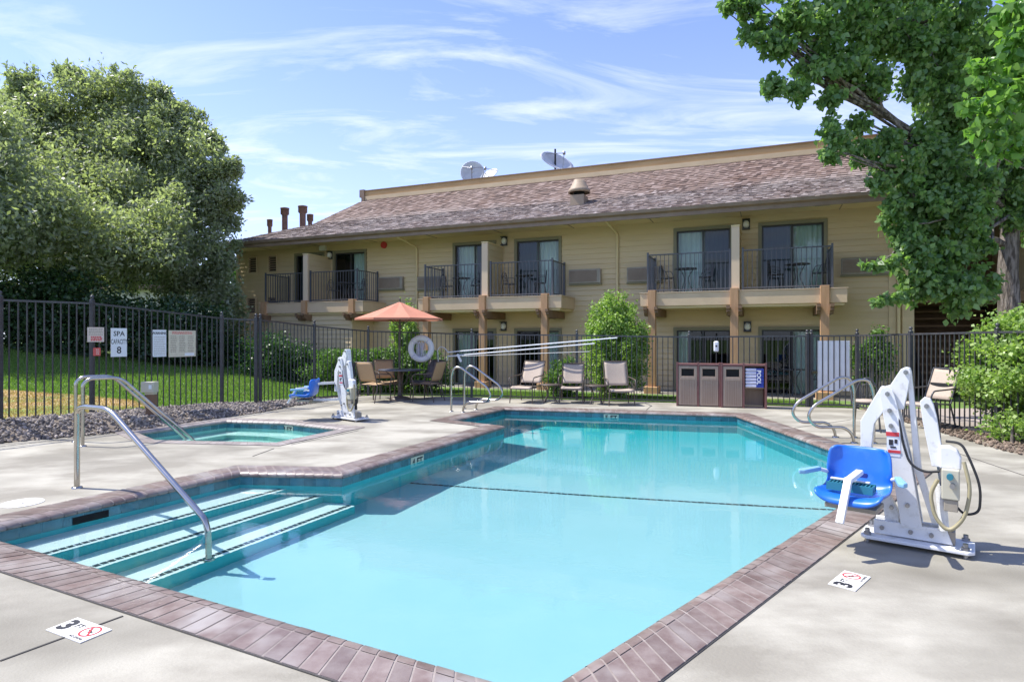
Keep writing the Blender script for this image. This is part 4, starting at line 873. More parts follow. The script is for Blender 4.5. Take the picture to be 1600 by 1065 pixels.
for k in range(ns):
    A, Bq = ring[k], ring[(k+1) % ns]; rows = 6; vs = []; fs = []
    for j in range(rows+1):
        t = j/rows
        for i in range(5):
            e = A.lerp(Bq, i/4); e = e.lerp((A+Bq)/2*(1-.03), .0); p = ap.lerp(e, t); s_ = 1-abs(i/4*2-1)
            p.z -= .02*s_*t*(1-t)*4+.0; p = Vector((p.x*(1-.03*s_*t), p.y*(1-.03*s_*t), p.z-.05*t*(1-t))); vs.append(p)
    cpy.add(vs, [(j*5+i, (j+1)*5+i, (j+1)*5+i+1, j*5+i+1) for j in range(rows) for i in range(4)], False)
    cpy.add([A, Bq, Bq+Vector((0, 0, -.04)), A+Vector((0, 0, -.04))], [(0, 1, 2, 3)])
cpy.build('canopy', 'orange', um, thick=.006)
MB().tube([(0, 0, .04), (0, 0, za-.01)], .02, 12).build('pole', 'bronze', um)
MB().lathe([(.001, za+.1), (.015, za+.09), (.022, za+.05), (.012, za+.02), (.03, za-.01)], (0, 0, 0), 12).build('finial', 'bronze', um)
for k in range(ns):
    e = ring[k]*.97; e.z = zr+.0; rb_ = MB().tube([(0, 0, za-.05), (e.x, e.y, zr-.0)], .008, 6).build('rib', 'bronze', um)
    MB().tube([(0, 0, 1.75), (e.x*.5, e.y*.5, (za+zr)/2-.05)], .006, 6).build('strut', 'bronze', rb_)
MB().lathe([(.04, 1.72), (.04, 1.80)], (0, 0, 0), 12).build('hub', 'bronze', um)
dg = 'chairs around the umbrella table'
def face(p, q): return math.atan2(q[1]-p[1], q[0]-p[0])+PI/2
c1 = (-3.20, 14.42); sling_chair('patio_chair', 'tan sling chair left of the umbrella table with its back to the pool', 'chair', (*c1, 0), face(c1, (-2.75, 15.2)), 'slingtan', group=dg)
c2 = (-2.02, 14.55); sling_chair('patio_chair', 'tan sling chair right of the umbrella table, seen from behind', 'chair', (*c2, 0), face(c2, (-2.9, 14.9)), 'slingtan', group=dg)
c3 = (-3.08, 15.28); sling_chair('patio_chair', 'tan sling chair behind the table next to the fence, facing the pool', 'chair', (*c3, 0), face(c3, (-2.7, 14.6)), 'slingtan', group=dg)
c4 = (-2.18, 15.26); sling_chair('patio_chair', 'dark sling chair behind the table under the life ring', 'chair', (*c4, 0), face(c4, (-2.7, 14.7)), 'slingdark', group=dg)
lg = 'low loungers along the back fence'
sling_chair('lounge_chair', 'leftmost taupe lounger, turned toward the ladder, by the back fence', 'lounger', (.32, 14.25, 0), R(-22), 'slinggrey', .37, .66, .93, .30, .52, lg)
sling_chair('lounge_chair', 'middle taupe lounger with curved arms between two small tables', 'lounger', (1.38, 14.15, 0), R(-10), 'slinggrey', .37, .50, .88, .20, .50, lg)
sling_chair('lounge_chair', 'rightmost taupe lounger in front of the big round bush', 'lounger', (2.40, 13.72, 0), R(2), 'slinggrey', .35, .56, .95, .24, .54, lg)
def side_table(loc, label):
    r = empty('side_table', loc, 0, label, 'side table', 'small side tables between the loungers')
    MB().lathe([(.001, .43), (.24, .43), (.245, .42), (.24, .405), (.001, .405)], (0, 0, 0), 24).build('tabletop', 'bronze', r)
    for k in range(4): a = k*PI/2+.6; MB().tube(smooth_path([(math.cos(a)*.2, math.sin(a)*.2, .40), (math.cos(a)*.06, math.sin(a)*.06, .22), (math.cos(a)*.2, math.sin(a)*.2, 0)], .12), .011, 8).build('leg', 'bronze', r)
side_table((.88, 14.1, 0), 'small round bronze table left of the middle lounger'); side_table((1.90, 13.85, 0), 'small round bronze table right of the middle lounger')

# bins
def cabinet(loc, rz, label, kinds, name):
    r = empty(name, loc, rz, label, 'bin cabinet', 'bin and towel cabinets by the fence'); wd_ = .92; d = .42; H = .93; t = .04; n_ = len(kinds)
    f = MB()
    for x in (-wd_/2, -.02, wd_/2-t): f.box(x, x+t, 0, .04, 0, H+.03)
    for x in (-wd_/2, wd_/2-t): f.box(x, x+t, .04, d, 0, H); 
    f.box(-wd_/2+t, -.02, 0, .035, H-.04, H); f.box(.02, wd_/2-t, 0, .035, H-.04, H); f.box(-wd_/2+t, wd_/2-t, .036, d, H-.02, H-.002); f.build('frame', 'binframe', r, .004)
    b2 = MB(); b2.box(-wd_/2+t, wd_/2-t, d-.02, d, .02, H-.03); b2.box(-.01, .01, .045, d-.03, .02, H-.03); b2.box(-wd_/2+t, wd_/2-t, .045, d-.03, .0, .018); b2.build('carcass', 'binpanel', r)
    for i, kd_ in enumerate(kinds):
        x0 = -wd_/2+t+.008 if i == 0 else .028; x1 = -.028 if i == 0 else wd_/2-t-.008
        if kd_ == 'bin':
            p = MB(); p.box(x0, x1, .004, .022, .03, .63); p.box(x0, x0+.06, .004, .022, .63, H-.05); p.box(x1-.06, x1, .004, .022, .63, H-.05); p.box(x0+.06, x1-.06, .004, .022, .63, .66); p.box(x0+.06, x1-.06, .004, .022, .82, H-.05); p.box(x0+.04, x1-.04, -.008, .003, .585, .635)
            dr_ = p.build('door', 'binpanel', r, .003)
            g_ = MB(); k = 8; [g_.box(x0+.05+(x1-x0-.1)*i_/k, x0+.05+(x1-x0-.1)*i_/k+.006, .0015, .0035, .06, .57) for i_ in range(k+1)]; g_.build('groove', 'beam', dr_)
            MB().box(x0+.05, x1-.05, .03, .035, .6, .85).build('opening', 'dark', dr_)
        else:
            MB().box(x0, x1, .05, d-.03, .42, .44).build('shelf', 'binpanel', r)
    return r
fd = Vector((6.39-1.55, 13.3-14.7)).normalized(); fr_ = math.atan2(fd.y, fd.x)
p = G(1091, 635); cabinet((p.x, p.y, 0), fr_, 'left cabinet with two bin openings standing by the back fence', ['bin', 'bin'], 'bin_cabinet')
p = G(1162, 637.5); cb2 = cabinet((p.x, p.y, 0), fr_, 'right cabinet with one bin and an open shelf full of towels', ['bin', 'shelf'], 'towel_cabinet')
x = .035; z = .445; base = Vector((p.x, p.y, 0)); TM = Matrix.Translation(base) @ Matrix.Rotation(fr_, 4, 'Z')
for i in range(6):
    h = .068; blue_top = i in (5,)
    t_ = MB(); prof = [(0, .012), (.012, 0), (h-.02, 0), (h-.004, .012), (h-.004, .34), (0, .34)]
    t_.box(x, x+.365, .01, .35, z, z+h-.006, None); ob = t_.build('folded_towel', 'towel', None, .022); ob.matrix_world = TM
    tag(ob, ['white folded towel lowest on the cabinet shelf', 'white folded towel second from the bottom of the shelf stack', 'white folded towel third from the bottom of the shelf stack', 'white folded towel third from the top of the shelf stack', 'white folded towel second from the top of the shelf stack', 'white and blue folded towel topmost on the cabinet shelf'][i], 'towel', 'folded towels on the shelf')
    q = MB(); q.box(x+.215, x+.362, .004, .35, z+.001, z+h-.007); q.build('blue_print', 'towelblue', ob)
    z += h
tt = text_mb('POOL', .115, TM @ frame((x+.262, .0015, .66), (0, 0, -1), (0, -1, 0)), bold=.004)
to = bpy.data.objects['folded_towel.003']
tx = tt.build('print_letters', 'whitep'); tx.parent = to; tx.matrix_parent_inverse = to.matrix_world.inverted()

# right-hand chairs behind the lift
def bistro_chair():
    r = empty('bistro_chair'); MB().cyl((0, 0, .43), .19, .02, 20).build('seat', 'black', r)
    f = MB(); pts = [(.17*math.cos(a), .17+.03*math.sin(a), .44+.40*math.sin(a)) for a in [PI*k/12 for k in range(13)]]; f.tube(pts, .010, 7)
    for k in (-1, 0, 1): f.tube([(k*.07, .17, .44), (k*.09, .19, .80)], .006, 6)
    f.tube([(.1*math.cos(a), .185, .64+.1*math.sin(a)) for a in [2*PI*k/12 for k in range(13)]], .006, 6); f.build('backrest', 'black', r)
    for sx in (-1, 1):
        MB().tube(smooth_path([(sx*.17, .15, .66), (sx*.23, -.02, .66), (sx*.2, -.12, .43)], .06), .009, 7).build('armrest', 'black', r)
        MB().tube([(sx*.15, -.12, .43), (sx*.19, -.17, 0)], .010, 7).build('leg', 'black', r); MB().tube([(sx*.15, .13, .43), (sx*.18, .2, 0)], .010, 7).build('leg', 'black', r)
    return r
def bistro_table():
    r = empty('bistro_table'); MB().lathe([(.001, .70), (.3, .70), (.305, .69), (.3, .675), (.001, .675)], (0, 0, 0), 24).build('tabletop', 'black', r)
    for k in range(3): a = k*2.094; MB().tube(smooth_path([(math.cos(a)*.2, math.sin(a)*.2, .68), (math.cos(a)*.03, math.sin(a)*.03, .4), (math.cos(a)*.22, math.sin(a)*.22, 0)], .15), .011, 7).build('leg', 'black', r)
    return r
bc = bistro_chair(); bt_ = bistro_table(); first = True; cg = 'black bistro chairs on the balconies and patios'; tg = 'black bistro tables on the balconies and patios'
spots = [(-16.55, 2.74, 'upper left balcony, behind its railing'), (-11.95, 2.74, 'left half of the middle upper balcony'), (-9.75, 2.74, 'right half of the middle upper balcony'), (-4.85, 2.74, 'left half of the right upper balcony'), (-2.0, 2.74, 'right half of the right upper balcony'), (-2.1, -.03, 'ground floor patio behind the gate')]
for i, (u_, z_, wh) in enumerate(spots):
    P = bw(u_, .78, z_)
    if i == 0: t_ = bt_; t_.location = P; t_['label'] = 'black bistro table on the '+wh
    else: t_ = dup(bt_, P, label='black bistro table on the '+wh)
    t_['category'] = 'table'; t_['group'] = tg
    for sx, nm in ((-1, 'left'), (1, 'right')):
        P = bw(u_+sx*.52, .80, z_); lb = 'black bistro chair %s of the table, %s' % (nm, wh)
        if i == 0 and sx < 0: c_ = bc; c_.location = P; c_['label'] = lb
        else: c_ = dup(bc, P, label=lb)
        c_.rotation_euler = (0, 0, BR+sx*R(-75)); c_['category'] = 'chair'; c_['group'] = cg
ch_ = sling_chair('patio_chair', 'tan high backed sling chair behind the near pool lift', 'chair', (6.85, 10.15, 0), R(-72), 'slinggrey', .42, .48, .98, .22, .46, arms=True, legm='black')
MB().box(-.2, .2, .34, .37, .52, .74).build('back_panel', 'rubber', ch_)
ch2 = dup(bc, (5.72, 9.9, 0), R(-30), label='black wrought iron chair with a tan cushion, between the ladder rails and the near lift'); ch2['group'] = ''; del ch2['group']; ch2['category'] = 'chair'
MB().lathe([(.001, .50), (.17, .50), (.20, .475), (.17, .452), (.001, .452)], (0, 0, 0), 24).build('cushion', 'slinggrey', ch2)

# ================================================================ FENCE HUNG ITEMS
def fence_pt(px, A, Bp, off=.03):   # point on a fence panel seen at pixel column px
    k = (px-800)/960; ax, ay = A[:2]; dx = Bp[0]-ax; dy = Bp[1]-ay; t = (k*ay-ax)/(dx-k*dy); P = Vector((ax+dx*t, ay+dy*t)); n_ = Vector((dy, -dx)).normalized()
    if n_.y > 0: n_ = -n_
    return P+n_*off, Vector((dx, dy)).normalized(), n_
def hz_(P, py): return 1.5+(527-py)/960*P.y
def sign(px0, px1, py0, py1, A, Bp, m, label, name='pool_sign', writer=None, off=.03):
    P0_, d, n_ = fence_pt(px0, A, Bp, off); P1_, _, _ = fence_pt(px1, A, Bp, off); C_ = (P0_+P1_)/2; wd_ = (P1_-P0_).length; z1 = hz_(C_, py0); z0 = hz_(C_, py1); H = z1-z0
    if d.x < 0: d = -d
    T = frame((C_.x, C_.y, (z0+z1)/2), (d.x, d.y, 0), (n_.x, n_.y, 0))
    if (T.to_3x3() @ Vector((0, 1, 0))).z < 0: T = frame((C_.x, C_.y, (z0+z1)/2), (-d.x, -d.y, 0), (n_.x, n_.y, 0))
    o = MB().box(-wd_/2, wd_/2, -H/2, H/2, -.003, .003, T).build(name, m); tag(o, label, 'sign')
    if writer: writer(o, T, wd_, H)
    return o
def put(mb, parent, m, nm='lettering'): return mb.build(nm, m, parent)
A_, B_ = LF[2], LF[3]
def TT(T, x, y, z=.004): return T @ Matrix.Translation((x, y, z))
def w_spa(o, T, w_, h):
    put(text_mb('SPA', h*.24, TT(T, 0, h*.30), bold=.002), o, 'ink'); put(text_mb('CAPACITY', h*.24, TT(T, 0, h*.02), bold=.001, sx=.5), o, 'ink'); put(text_mb('8', h*.34, TT(T, 0, -h*.28), bold=.003), o, 'ink')
def lines(o, T, w_, h, rows, m, x0=-.42, x1=.42, y0=.3, y1=-.42, t=.02, seed=1):
    rs = random.Random(seed); mb = MB()
    for i in range(rows):
        y = h*(y0+(y1-y0)*i/(rows-1)); x = w_*x0
        while x < w_*x1-.01:
            l_ = rs.uniform(.012, .04); mb.box(x, min(x+l_, w_*x1), y-h*t/2, y+h*t/2, .003, .0036, T); x += l_+.008
    put(mb, o, m, 'small_print')
def w_warn(o, T, w_, h):
    put(text_mb('WARNING', h*.13, TT(T, 0, h*.37), bold=.002, sx=.95), o, 'ink'); lines(o, T, w_, h, 11, 'acgrille', y0=.24)
def w_rules(o, T, w_, h):
    lines(o, T, w_, h, 2, 'red', -.38, .38, .43, .38, .03, 2)
    for k, x in enumerate((-.44, -.12, .2)): lines(o, T, w_, h, 10, 'acgrille', x, x+.22, .28, -.3, .03, 5+k)
    put(MB().box(w_*.08, w_*.44, -h*.46, -h*.36, .003, .0037, T), o, 'signwhite', 'label_panel')
def w_p(o, T, w_, h):
    lines(o, T, w_, h, 5, 'acgrille', y0=.38, y1=-.02, t=.05, seed=9); lines(o, T, w_, h, 3, 'red', -.3, .38, -.16, -.38, .09, 3)
sign(134, 160, 511, 534, LF[1], (LF[2][0]+.25, LF[2][1]+.45), 'signpink', 'small faded cream sign with red print, leftmost on the fence', writer=w_p, off=.05)
sign(143, 154.5, 543, 555.5, LF[1], (LF[2][0]+.25, LF[2][1]+.45), 'signred', 'little red sign below the faded cream one', writer=lambda o, T, w_, h: lines(o, T, w_, h, 3, 'signpink', -.1, .4, .25, -.25, .12, 4), off=.05)
sign(171.5, 196.5, 512.5, 557, A_, B_, 'signwhite', 'white sign reading SPA CAPACITY 8', writer=w_spa)
sign(237, 258, 515, 557, A_, B_, 'signwhite', 'narrow white warning sign with rows of print', writer=w_warn)
sign(262, 304, 516, 557, A_, B_, 'signcream', 'wide cream rules sign with columns of print', writer=w_rules)
# white board on the gate
wb = sign(1277, 1328, 532, 610, LF[10], LF[11], 'whitep', 'blank white board mounted behind the gate bars', name='white_board', off=-.03); wb['category'] = 'board'
# dispenser
P, d, n_ = fence_pt(1119, LF[9], LF[10], .05); zc_ = hz_(P, 541); T = frame((P.x, P.y, zc_), (d.x, d.y, 0), (n_.x, n_.y, 0))
o = MB().box(-.055, .055, -.12, .12, -.04, .05, T).build('soap_dispenser', 'whitep', None, .03); tag(o, 'white wall dispenser hung on the fence above the bins', 'dispenser')
MB().box(-.02, .02, -.01, .03, .052, .056, T).build('window', 'ink', o)
# life ring with rope
P, d, n_ = fence_pt(660, LF[6], LF[7], .10); zc_ = hz_(P, 544.5); T = frame((P.x, P.y, zc_), (d.x, d.y, 0), (n_.x, n_.y, 0))
lr = MB(); lr.tube([T @ Vector((.27*math.cos(a), .27*math.sin(a), 0)) for a in [2*PI*k/36 for k in range(36)]], .075, 14, closed=True); ro = lr.build('life_ring', 'whitep'); tag(ro, 'white life ring hanging on the fence behind the table', 'life ring')
for k in range(4):
    a = PI/4+k*PI/2; c0 = Vector((.27*math.cos(a), .27*math.sin(a), 0)); MB().tube([T @ (c0+Vector((math.cos(a)*.08*math.cos(q), math.sin(a)*.08*math.cos(q), .08*math.sin(q)))) for q in [2*PI*j/12 for j in range(12)]], .012, 6, closed=True).build('band', 'towel', ro)
rp = MB()
for k in range(7):
    x_ = -.09+.03*k; rp.tube([T @ Vector((x_+.015*math.cos(q)*1.4, -.02+.20*math.sin(q)-.03*(k % 2), .02+.015*(k % 3))) for q in [2*PI*j/16 for j in range(16)]], .008, 6, closed=True)
tag(rp.build('coiled_rope', 'towel'), 'coil of white rope hung inside the life ring', 'rope')
# rescue poles and shepherd hook
A3, B3 = (LF[7][0]-.3, LF[7][1]), (LF[9][0], LF[9][1])
def fp(px, py, off=.10):
    P, d, n_ = fence_pt(px, (-3.0, 15.75), LF[9], off); return Vector((P.x, P.y, hz_(P, py)))
pl = MB().tube([fp(702, 550), fp(965, 527.5)], .014, 8).build('rescue_pole', 'whitep'); tag(pl, 'upper long white pole on the back fence, with the hook loop', 'rescue pole', 'long white poles on the back fence')
hk = [fp(702, 550), fp(697, 543), fp(690, 541), fp(686, 546), fp(687, 566), fp(691, 571), fp(698, 570), fp(701, 562), fp(702, 556)]
MB().tube(smooth_path(hk, .06), .012, 8).build('hook', 'dish', pl)
pl = MB().tube([fp(702, 556.5, .14), fp(930, 536.5, .14)], .014, 8).build('rescue_pole', 'whitep'); tag(pl, 'middle long white pole on the back fence', 'rescue pole', 'long white poles on the back fence')
pl = MB().tube([fp(702, 557, .07), fp(922, 549, .07)], .008, 8).build('rescue_pole', 'dish'); tag(pl, 'lowest and thinnest white pole on the back fence', 'rescue pole', 'long white poles on the back fence')
MB().bar(fp(718, 553, .16), fp(724, 565, .16), .03, .05).build('pole_bracket', 'whitep', pl)
# electrical pedestal in the bed
P = G(236, 652, .12); o = MB().box(P.x-.06, P.x+.08, P.y-.05, P.y+.05, .0, .52).build('meter_post', 'beam'); tag(o, 'short brown post with a beige switch box in the stone bed', 'switch post')
q = MB().box(P.x-.12, P.x+.1, P.y-.1, P.y+.06, .56, .74).box(P.x-.08, P.x+.08, P.y-.06, P.y+.05, .52, .56).build('switch_box', 'beige', o, .008); MB().box(P.x+.02, P.x+.07, P.y-.106, P.y-.101, .62, .69).build('switch', 'signwhite', q)
# skimmer lid
P = G(35, 785.5); tag(MB().lathe([(.001, .007), (.16, .007), (.165, .003)], (P.x, P.y, 0), 32).build('skimmer_lid', 'markwhite'), 'round white skimmer lid set in the deck at far left', 'skimmer lid'); MB().cyl((P.x+.02, P.y-.02, .008), .012, .002).build('lid_hole', 'ink', bpy.data.objects['skimmer_lid'])
for px, py in ((512, 683), (585, 697), (235, 769), (470, 682)):
    pass
# depth markers on the deck
def marker(c, ang, label, flip=1):
    T = Matrix.Translation((c[0], c[1], 0)) @ Matrix.Rotation(ang, 4, 'Z')
    o = MB().box(-.152, -.001, -.076, .076, .001, .006, T).box(.001, .152, -.076, .076, .001, .006, T).build('depth_marker', 'markwhite'); tag(o, label, 'depth marker', 'depth marker tiles on the deck')
    t1 = text_mb('3', .135, T @ Matrix.Translation((-.100, 0, .0075)), bold=.006, sx=1.1); put(t1, o, 'ink', 'numeral'); put(text_mb('FT', .05, T @ Matrix.Translation((-.030, .02, .0075)), bold=.001), o, 'ink', 'lettering')
    rg = MB(); k = 28; ro_, ri = .052, .043; vs = []
    for i in range(k): a = 2*PI*i/k; vs += [(.077+ro_*math.cos(a), .012+ro_*math.sin(a), .0078), (.077+ri*math.cos(a), .012+ri*math.sin(a), .0078)]
    rg.add(vs, [(2*i, (2*i+2) % (2*k), (2*i+3) % (2*k), 2*i+1) for i in range(k)], False, T); c_ = T @ Vector((.077, .012, 0)); rg.bar(T @ Vector((.042, .047, .0085)), T @ Vector((.112, -.023, .0085)), .008, .001); put(rg, o, 'red', 'no_diving_symbol')
    dv = MB(); dv.bar(T @ Vector((.055, .022, .0068)), T @ Vector((.098, .008, .0068)), .009, .001); dv.bar(T @ Vector((.062, .03, .0068)), T @ Vector((.075, .0, .0068)), .006, .001); put(dv, o, 'ink', 'diver_figure')
    put(text_mb('NO DIVING', .021, T @ Matrix.Translation((.077, -.056, .0075)), bold=.0005), o, 'ink', 'lettering')
a = G(69.4, 983); b_ = G(128.8, 1005.6); c_ = G(178.8, 985.6); d_ = G(116.3, 965.3); cc = (a+b_+c_+d_)/4; e = (b_-a).normalized()
marker((cc.x, cc.y), math.atan2(e.y, e.x), '3 FT no diving tiles in the foreground at lower left')
a = G(1295.7, 911.2); b_ = G(1339.2, 923.2); c_ = G(1358, 901.9); d_ = G(1317.5, 893.6); cc = (a+b_+c_+d_)/4; e = (d_-a).normalized()
marker((cc.x, cc.y), math.atan2(e.y, e.x), '3 FT no diving tiles on the deck below the near pool lift')
# depth tiles on the waterline
def wl_tile(P, i, px, txt, parent, wd_=.30):
    A = P[i]; Bq = P[(i+1) % len(P)]; k = (px-800)/960; dx = Bq[0]-A[0]; dy = Bq[1]-A[1]; t = (k*A[1]-A[0])/(dx-k*dy); C_ = Vector((A[0]+dx*t, A[1]+dy*t)); d = Vector((dx, dy)).normalized(); cx0 = sum(p[0] for p in P)/len(P); cy0 = sum(p[1] for p in P)/len(P); n_ = Vector((d.y, -d.x))
    if n_.y > 0: n_ = -n_
    if d.x < 0: d = -d
    T = frame((C_.x+n_.x*.012, C_.y+n_.y*.012, -.13), (d.x, d.y, 0), (n_.x, n_.y, 0)); 
    if (T.to_3x3() @ Vector((0, 1, 0))).z < 0: T = frame((C_.x+n_.x*.012, C_.y+n_.y*.012, -.13), (-d.x, -d.y, 0), (n_.x, n_.y, 0))
    o = MB().add([(-wd_/2, -.075, 0), (wd_/2, -.075, 0), (wd_/2, .075, 0), (-wd_/2, .075, 0)], [(0, 1, 2, 3)], False, T).build('depth_tile', 'signcream', parent); receiver(o)
    receiver(put(text_mb(txt, .13, T @ Matrix.Translation((0, 0, .003)), bold=.004), o, 'ink'))
wl_tile(PP, 2, 651, '4 FT', pool); wl_tile(PP, 5, 955, '5 FT', pool); wl_tile(SP, 2, 450, '3 FT', spa)

# ================================================================ VEGETATION
def leaves(name, C, size, m, parent=None, shape=1, down=0., stretch=1.0):
    C = np.asarray(C); n = len(C); a = rng.normal(size=(n, 3)); a[:, 2] -= down; a /= np.linalg.norm(a, axis=1)[:, None]
    b = rng.normal(size=(n, 3)); b -= (a*b).sum(1)[:, None]*a; b /= np.linalg.norm(b, axis=1)[:, None]; c = np.cross(a, b)
    s = size*rng.uniform(.6, 1.3, n)[:, None]; L_ = a*s*stretch; Wd = b*s*.42; dz = c*s*.16
    co = np.stack([C, C+L_*.35+Wd+dz, C+L_*.75+Wd*.55+dz*.8, C+L_, C+L_*.75-Wd*.55+dz*.8, C+L_*.35-Wd+dz], 1) if shape == 2 else np.stack([C, C+L_*.45+Wd+dz, C+L_, C+L_*.45-Wd+dz], 1)
    k = co.shape[1]; return raw_mesh(name, co.reshape(-1, 3), n, k, m, parent)
def blob_pts(c, rad, n, clump=.12, nclump=60, shell=.55):
    c = np.array(c); rad = np.array(rad); d = rng.normal(size=(nclump, 3)); d /= np.linalg.norm(d, axis=1)[:, None]; r_ = rng.uniform(shell, 1, nclump)[:, None]; cc = d*r_; k = rng.integers(0, nclump, n)
    return c+(cc[k]+rng.normal(0, clump, (n, 3)))*rad
def bush(name, label, c, rad, n, size, m, cat='bush', group=None, clump=.13, nclump=120, stretch=1., z0=None, flat=False, stems=3):
    root = empty(name, (c[0], c[1], 0), 0, label, cat, group); p = blob_pts((0, 0, c[2]), rad, n, clump, nclump, .35)
    p = p[p[:, 2] > (z0 if z0 is not None else -.02)]
    if flat: p[:, 2] = np.minimum(p[:, 2], c[2]+rad[2]*.75+rng.uniform(-.05, .05, len(p)))
    leaves('foliage', p, size, m, root, stretch=stretch)
    s = MB()
    for i in range(stems):
        a = i*2.1; s.tube([(0+.1*math.cos(a), .1*math.sin(a), min(0, (z0 or 0))-.05), (rad[0]*.3*math.cos(a), rad[1]*.3*math.sin(a), c[2]*.8), (rad[0]*.5*math.cos(a), rad[1]*.5*math.sin(a), c[2]+rad[2]*.3)], .03, 6, radii=[.04, .025, .01])
    s.build('stem', 'bark', root); return root
def P3(px, py, Y): return np.array([(px-800)/960*Y, Y, 1.5+(527-py)/960*Y])
# big round bush by the building
c = P3(962, 524, 15.6); bush('round_bush', 'tall rounded light green bush against the building, behind the right lounger', (c[0], c[1], 1.22), (.82, .66, 1.40), 27000, .062, 'leafB', clump=.08, nclump=300)
c = P3(880, 580, 15.5); bush('small_bush', 'low rounded hedge bush behind the middle lounger', (c[0], c[1], .45), (.5, .42, .52), 5000, .055, 'leafH', clump=.1, nclump=150)
c = P3(632, 505, 17.5); bush('column_bush', 'upright bright green shrub rising behind the orange umbrella', (c[0], c[1], 1.45), (.42, .4, 1.1), 6000, .07, 'leafB', clump=.1, nclump=120)
for i, (px, Y, rx, lb, hh) in enumerate(((535, 17.2, 1.1, 'left part of the clipped hedge near the store wall', 1.2), (600, 17.0, 1.0, 'clipped hedge directly behind the umbrella table', 1.25), (660, 16.9, .8, 'clipped hedge behind the life ring', 1.15))):
    x = (px-800)/960*Y; bush('clipped_hedge', lb, (x, Y, hh/2), (rx, .55, hh/2+.1), 9000, .06, 'leafH', 'hedge', 'clipped hedges before the building', .12, 200, flat=True)
for i, (px, Y, rx, rz_, lb) in enumerate(((365, 19.5, 1.3, .85, 'dark bush left of the gate before the annex'), (430, 18.0, 1.1, .95, 'dark bush before the shaded store wall'), (480, 18.2, .9, .7, 'dark bush just left of the far lift'))):
    x = (px-800)/960*Y; bush('dark_bush', lb, (x, Y, rz_*.8), (rx, .9, rz_), 9000, .07, 'leafD', 'bush', 'dark bushes by the building', .13, 160)
c = P3(1362, 555, 14.3); bush('patio_shrub', 'leafy shrub right of the white board', (c[0], c[1], 1.05), (.5, .4, .62), 4000, .07, 'leafH', clump=.14, nclump=70)
# big bush right
r_ = bush('big_bush', 'big light green bush leaning over the right fence', (8.12, 9.15, 1.0), (1.12, 1.3, .95), 75000, .062, 'leafB', clump=.09, nclump=420, z0=.08, stems=8)
c = P3(1580, 678, 8.7); bush('small_shrub', 'small green shoots under the big bush at right', (c[0], c[1], .2), (.3, .3, .28), 900, .055, 'leafB', clump=.2, nclump=30)
# ivy hedge behind left fence
for i, (x, Y, rx, ry, hz2, lb) in enumerate(((-16.4, 16.8, 2.6, 1.3, 2.3, 'dark hedge at the far left frame edge'), (-12.9, 17.3, 2.2, 1.2, 2.2, 'dark hedge behind the fence signs'), (-10.1, 18.2, 1.8, 1.2, 1.8, 'dark hedge under the right side of the willow'), (-20, 15.5, 2.5, 1.5, 2.6, 'dark hedge beyond the left frame edge'))):
    zb = zl(x, Y); root = bush('dark_hedge', lb, (x, Y, zb+hz2*.45), (rx, ry, hz2*.62), 15000, .10, 'leafI', 'hedge', 'dark hedges behind the left fence', .12, 220, z0=zb-.1)
# big left tree
def limb(mb, a, b, r0, r1, wob=.15, n=6):
    a = Vector(a); b = Vector(b); pts = []; 
    for i in range(n+1):
        t = i/n; p = a.lerp(b, t); 
        if 0 < i < n: p += Vector((random.uniform(-1, 1), random.uniform(-1, 1), random.uniform(-.4, .4)))*wob
        pts.append(p)
    mb.tube(pts, r0, 8, radii=[r0+(r1-r0)*i/n for i in range(n+1)]); return pts
def tree(name, label, base, fork, blobs, nleaf, lsize, lm, trunk_r, shape=1, down=.3, stretch=1., clump=.11, nclump=None, dens=None, limbr=.34):
    root = empty(name, base, 0, label, 'tree'); b0 = Vector(base); t = MB(); limb(t, (0, 0, -.2), Vector(fork)-b0, trunk_r, trunk_r*.62, .10)
    for c_, rd in blobs[:14]:
        e = Vector(c_)-b0; m_ = Vector(fork)-b0; pts = limb(t, m_-Vector((0, 0, .2)), m_.lerp(e, .8), trunk_r*limbr, .02, .2)
        for k in range(3): limb(t, pts[3+k % 3], e+Vector((random.uniform(-1, 1)*rd[0], random.uniform(-1, 1)*rd[1], random.uniform(-.6, 1)*rd[2]))*.7, .035, .008, .1, 5)
    t.build('trunk', 'bark', root)
    vol = np.array([(dens[i] if dens else 1)*(rd[0]*rd[1]*rd[2])**.72 for i, (c_, rd) in enumerate(blobs)]); vol /= vol.sum(); P_ = []
    for (c_, rd), v_ in zip(blobs, vol):
        P_.append(blob_pts(np.array(c_)-np.array(base), rd, int(nleaf*v_), clump, nclump or 40, .3))
    leaves('crown', np.concatenate(P_), lsize, lm, root, shape, down, stretch); return root
LT = []; LTp = []
for px, py, rp, Y in ((60, 190, 75, 22), (150, 170, 80, 22.5), (235, 195, 75, 22), (290, 250, 65, 21.5), (320, 300, 50, 21.5), (-20, 260, 90, 22), (80, 290, 100, 20.5), (190, 290, 90, 20.5), (270, 345, 75, 20.5), (320, 365, 42, 21.5), (-60, 380, 90, 21), (40, 380, 80, 20), (150, 380, 70, 21), (240, 415, 60, 21), (300, 430, 50, 21), (50, 130, 28, 22), (165, 120, 34, 22.5), (335, 250, 32, 21.5), (345, 300, 26, 21.5), (-120, 250, 90, 23), (130, 230, 90, 24.5), (250, 300, 80, 24.5), (0, 330, 90, 24.5), (110, 105, 20, 22), (215, 130, 30, 22), (275, 165, 34, 22), (40, 108, 16, 22), (85, 150, 22, 22), (185, 105, 16, 22), (250, 128, 16, 22), (300, 175, 18, 22), (330, 205, 16, 22), (355, 232, 12, 21.5), (358, 330, 14, 21.5), (345, 395, 18, 21.5), (5, 140, 26, 22)):
    LTp.append((py,)); c_ = P3(px, py+24, Y); q = rp/960*Y; LT.append((tuple(c_), (q, q*.9, q*.92)))
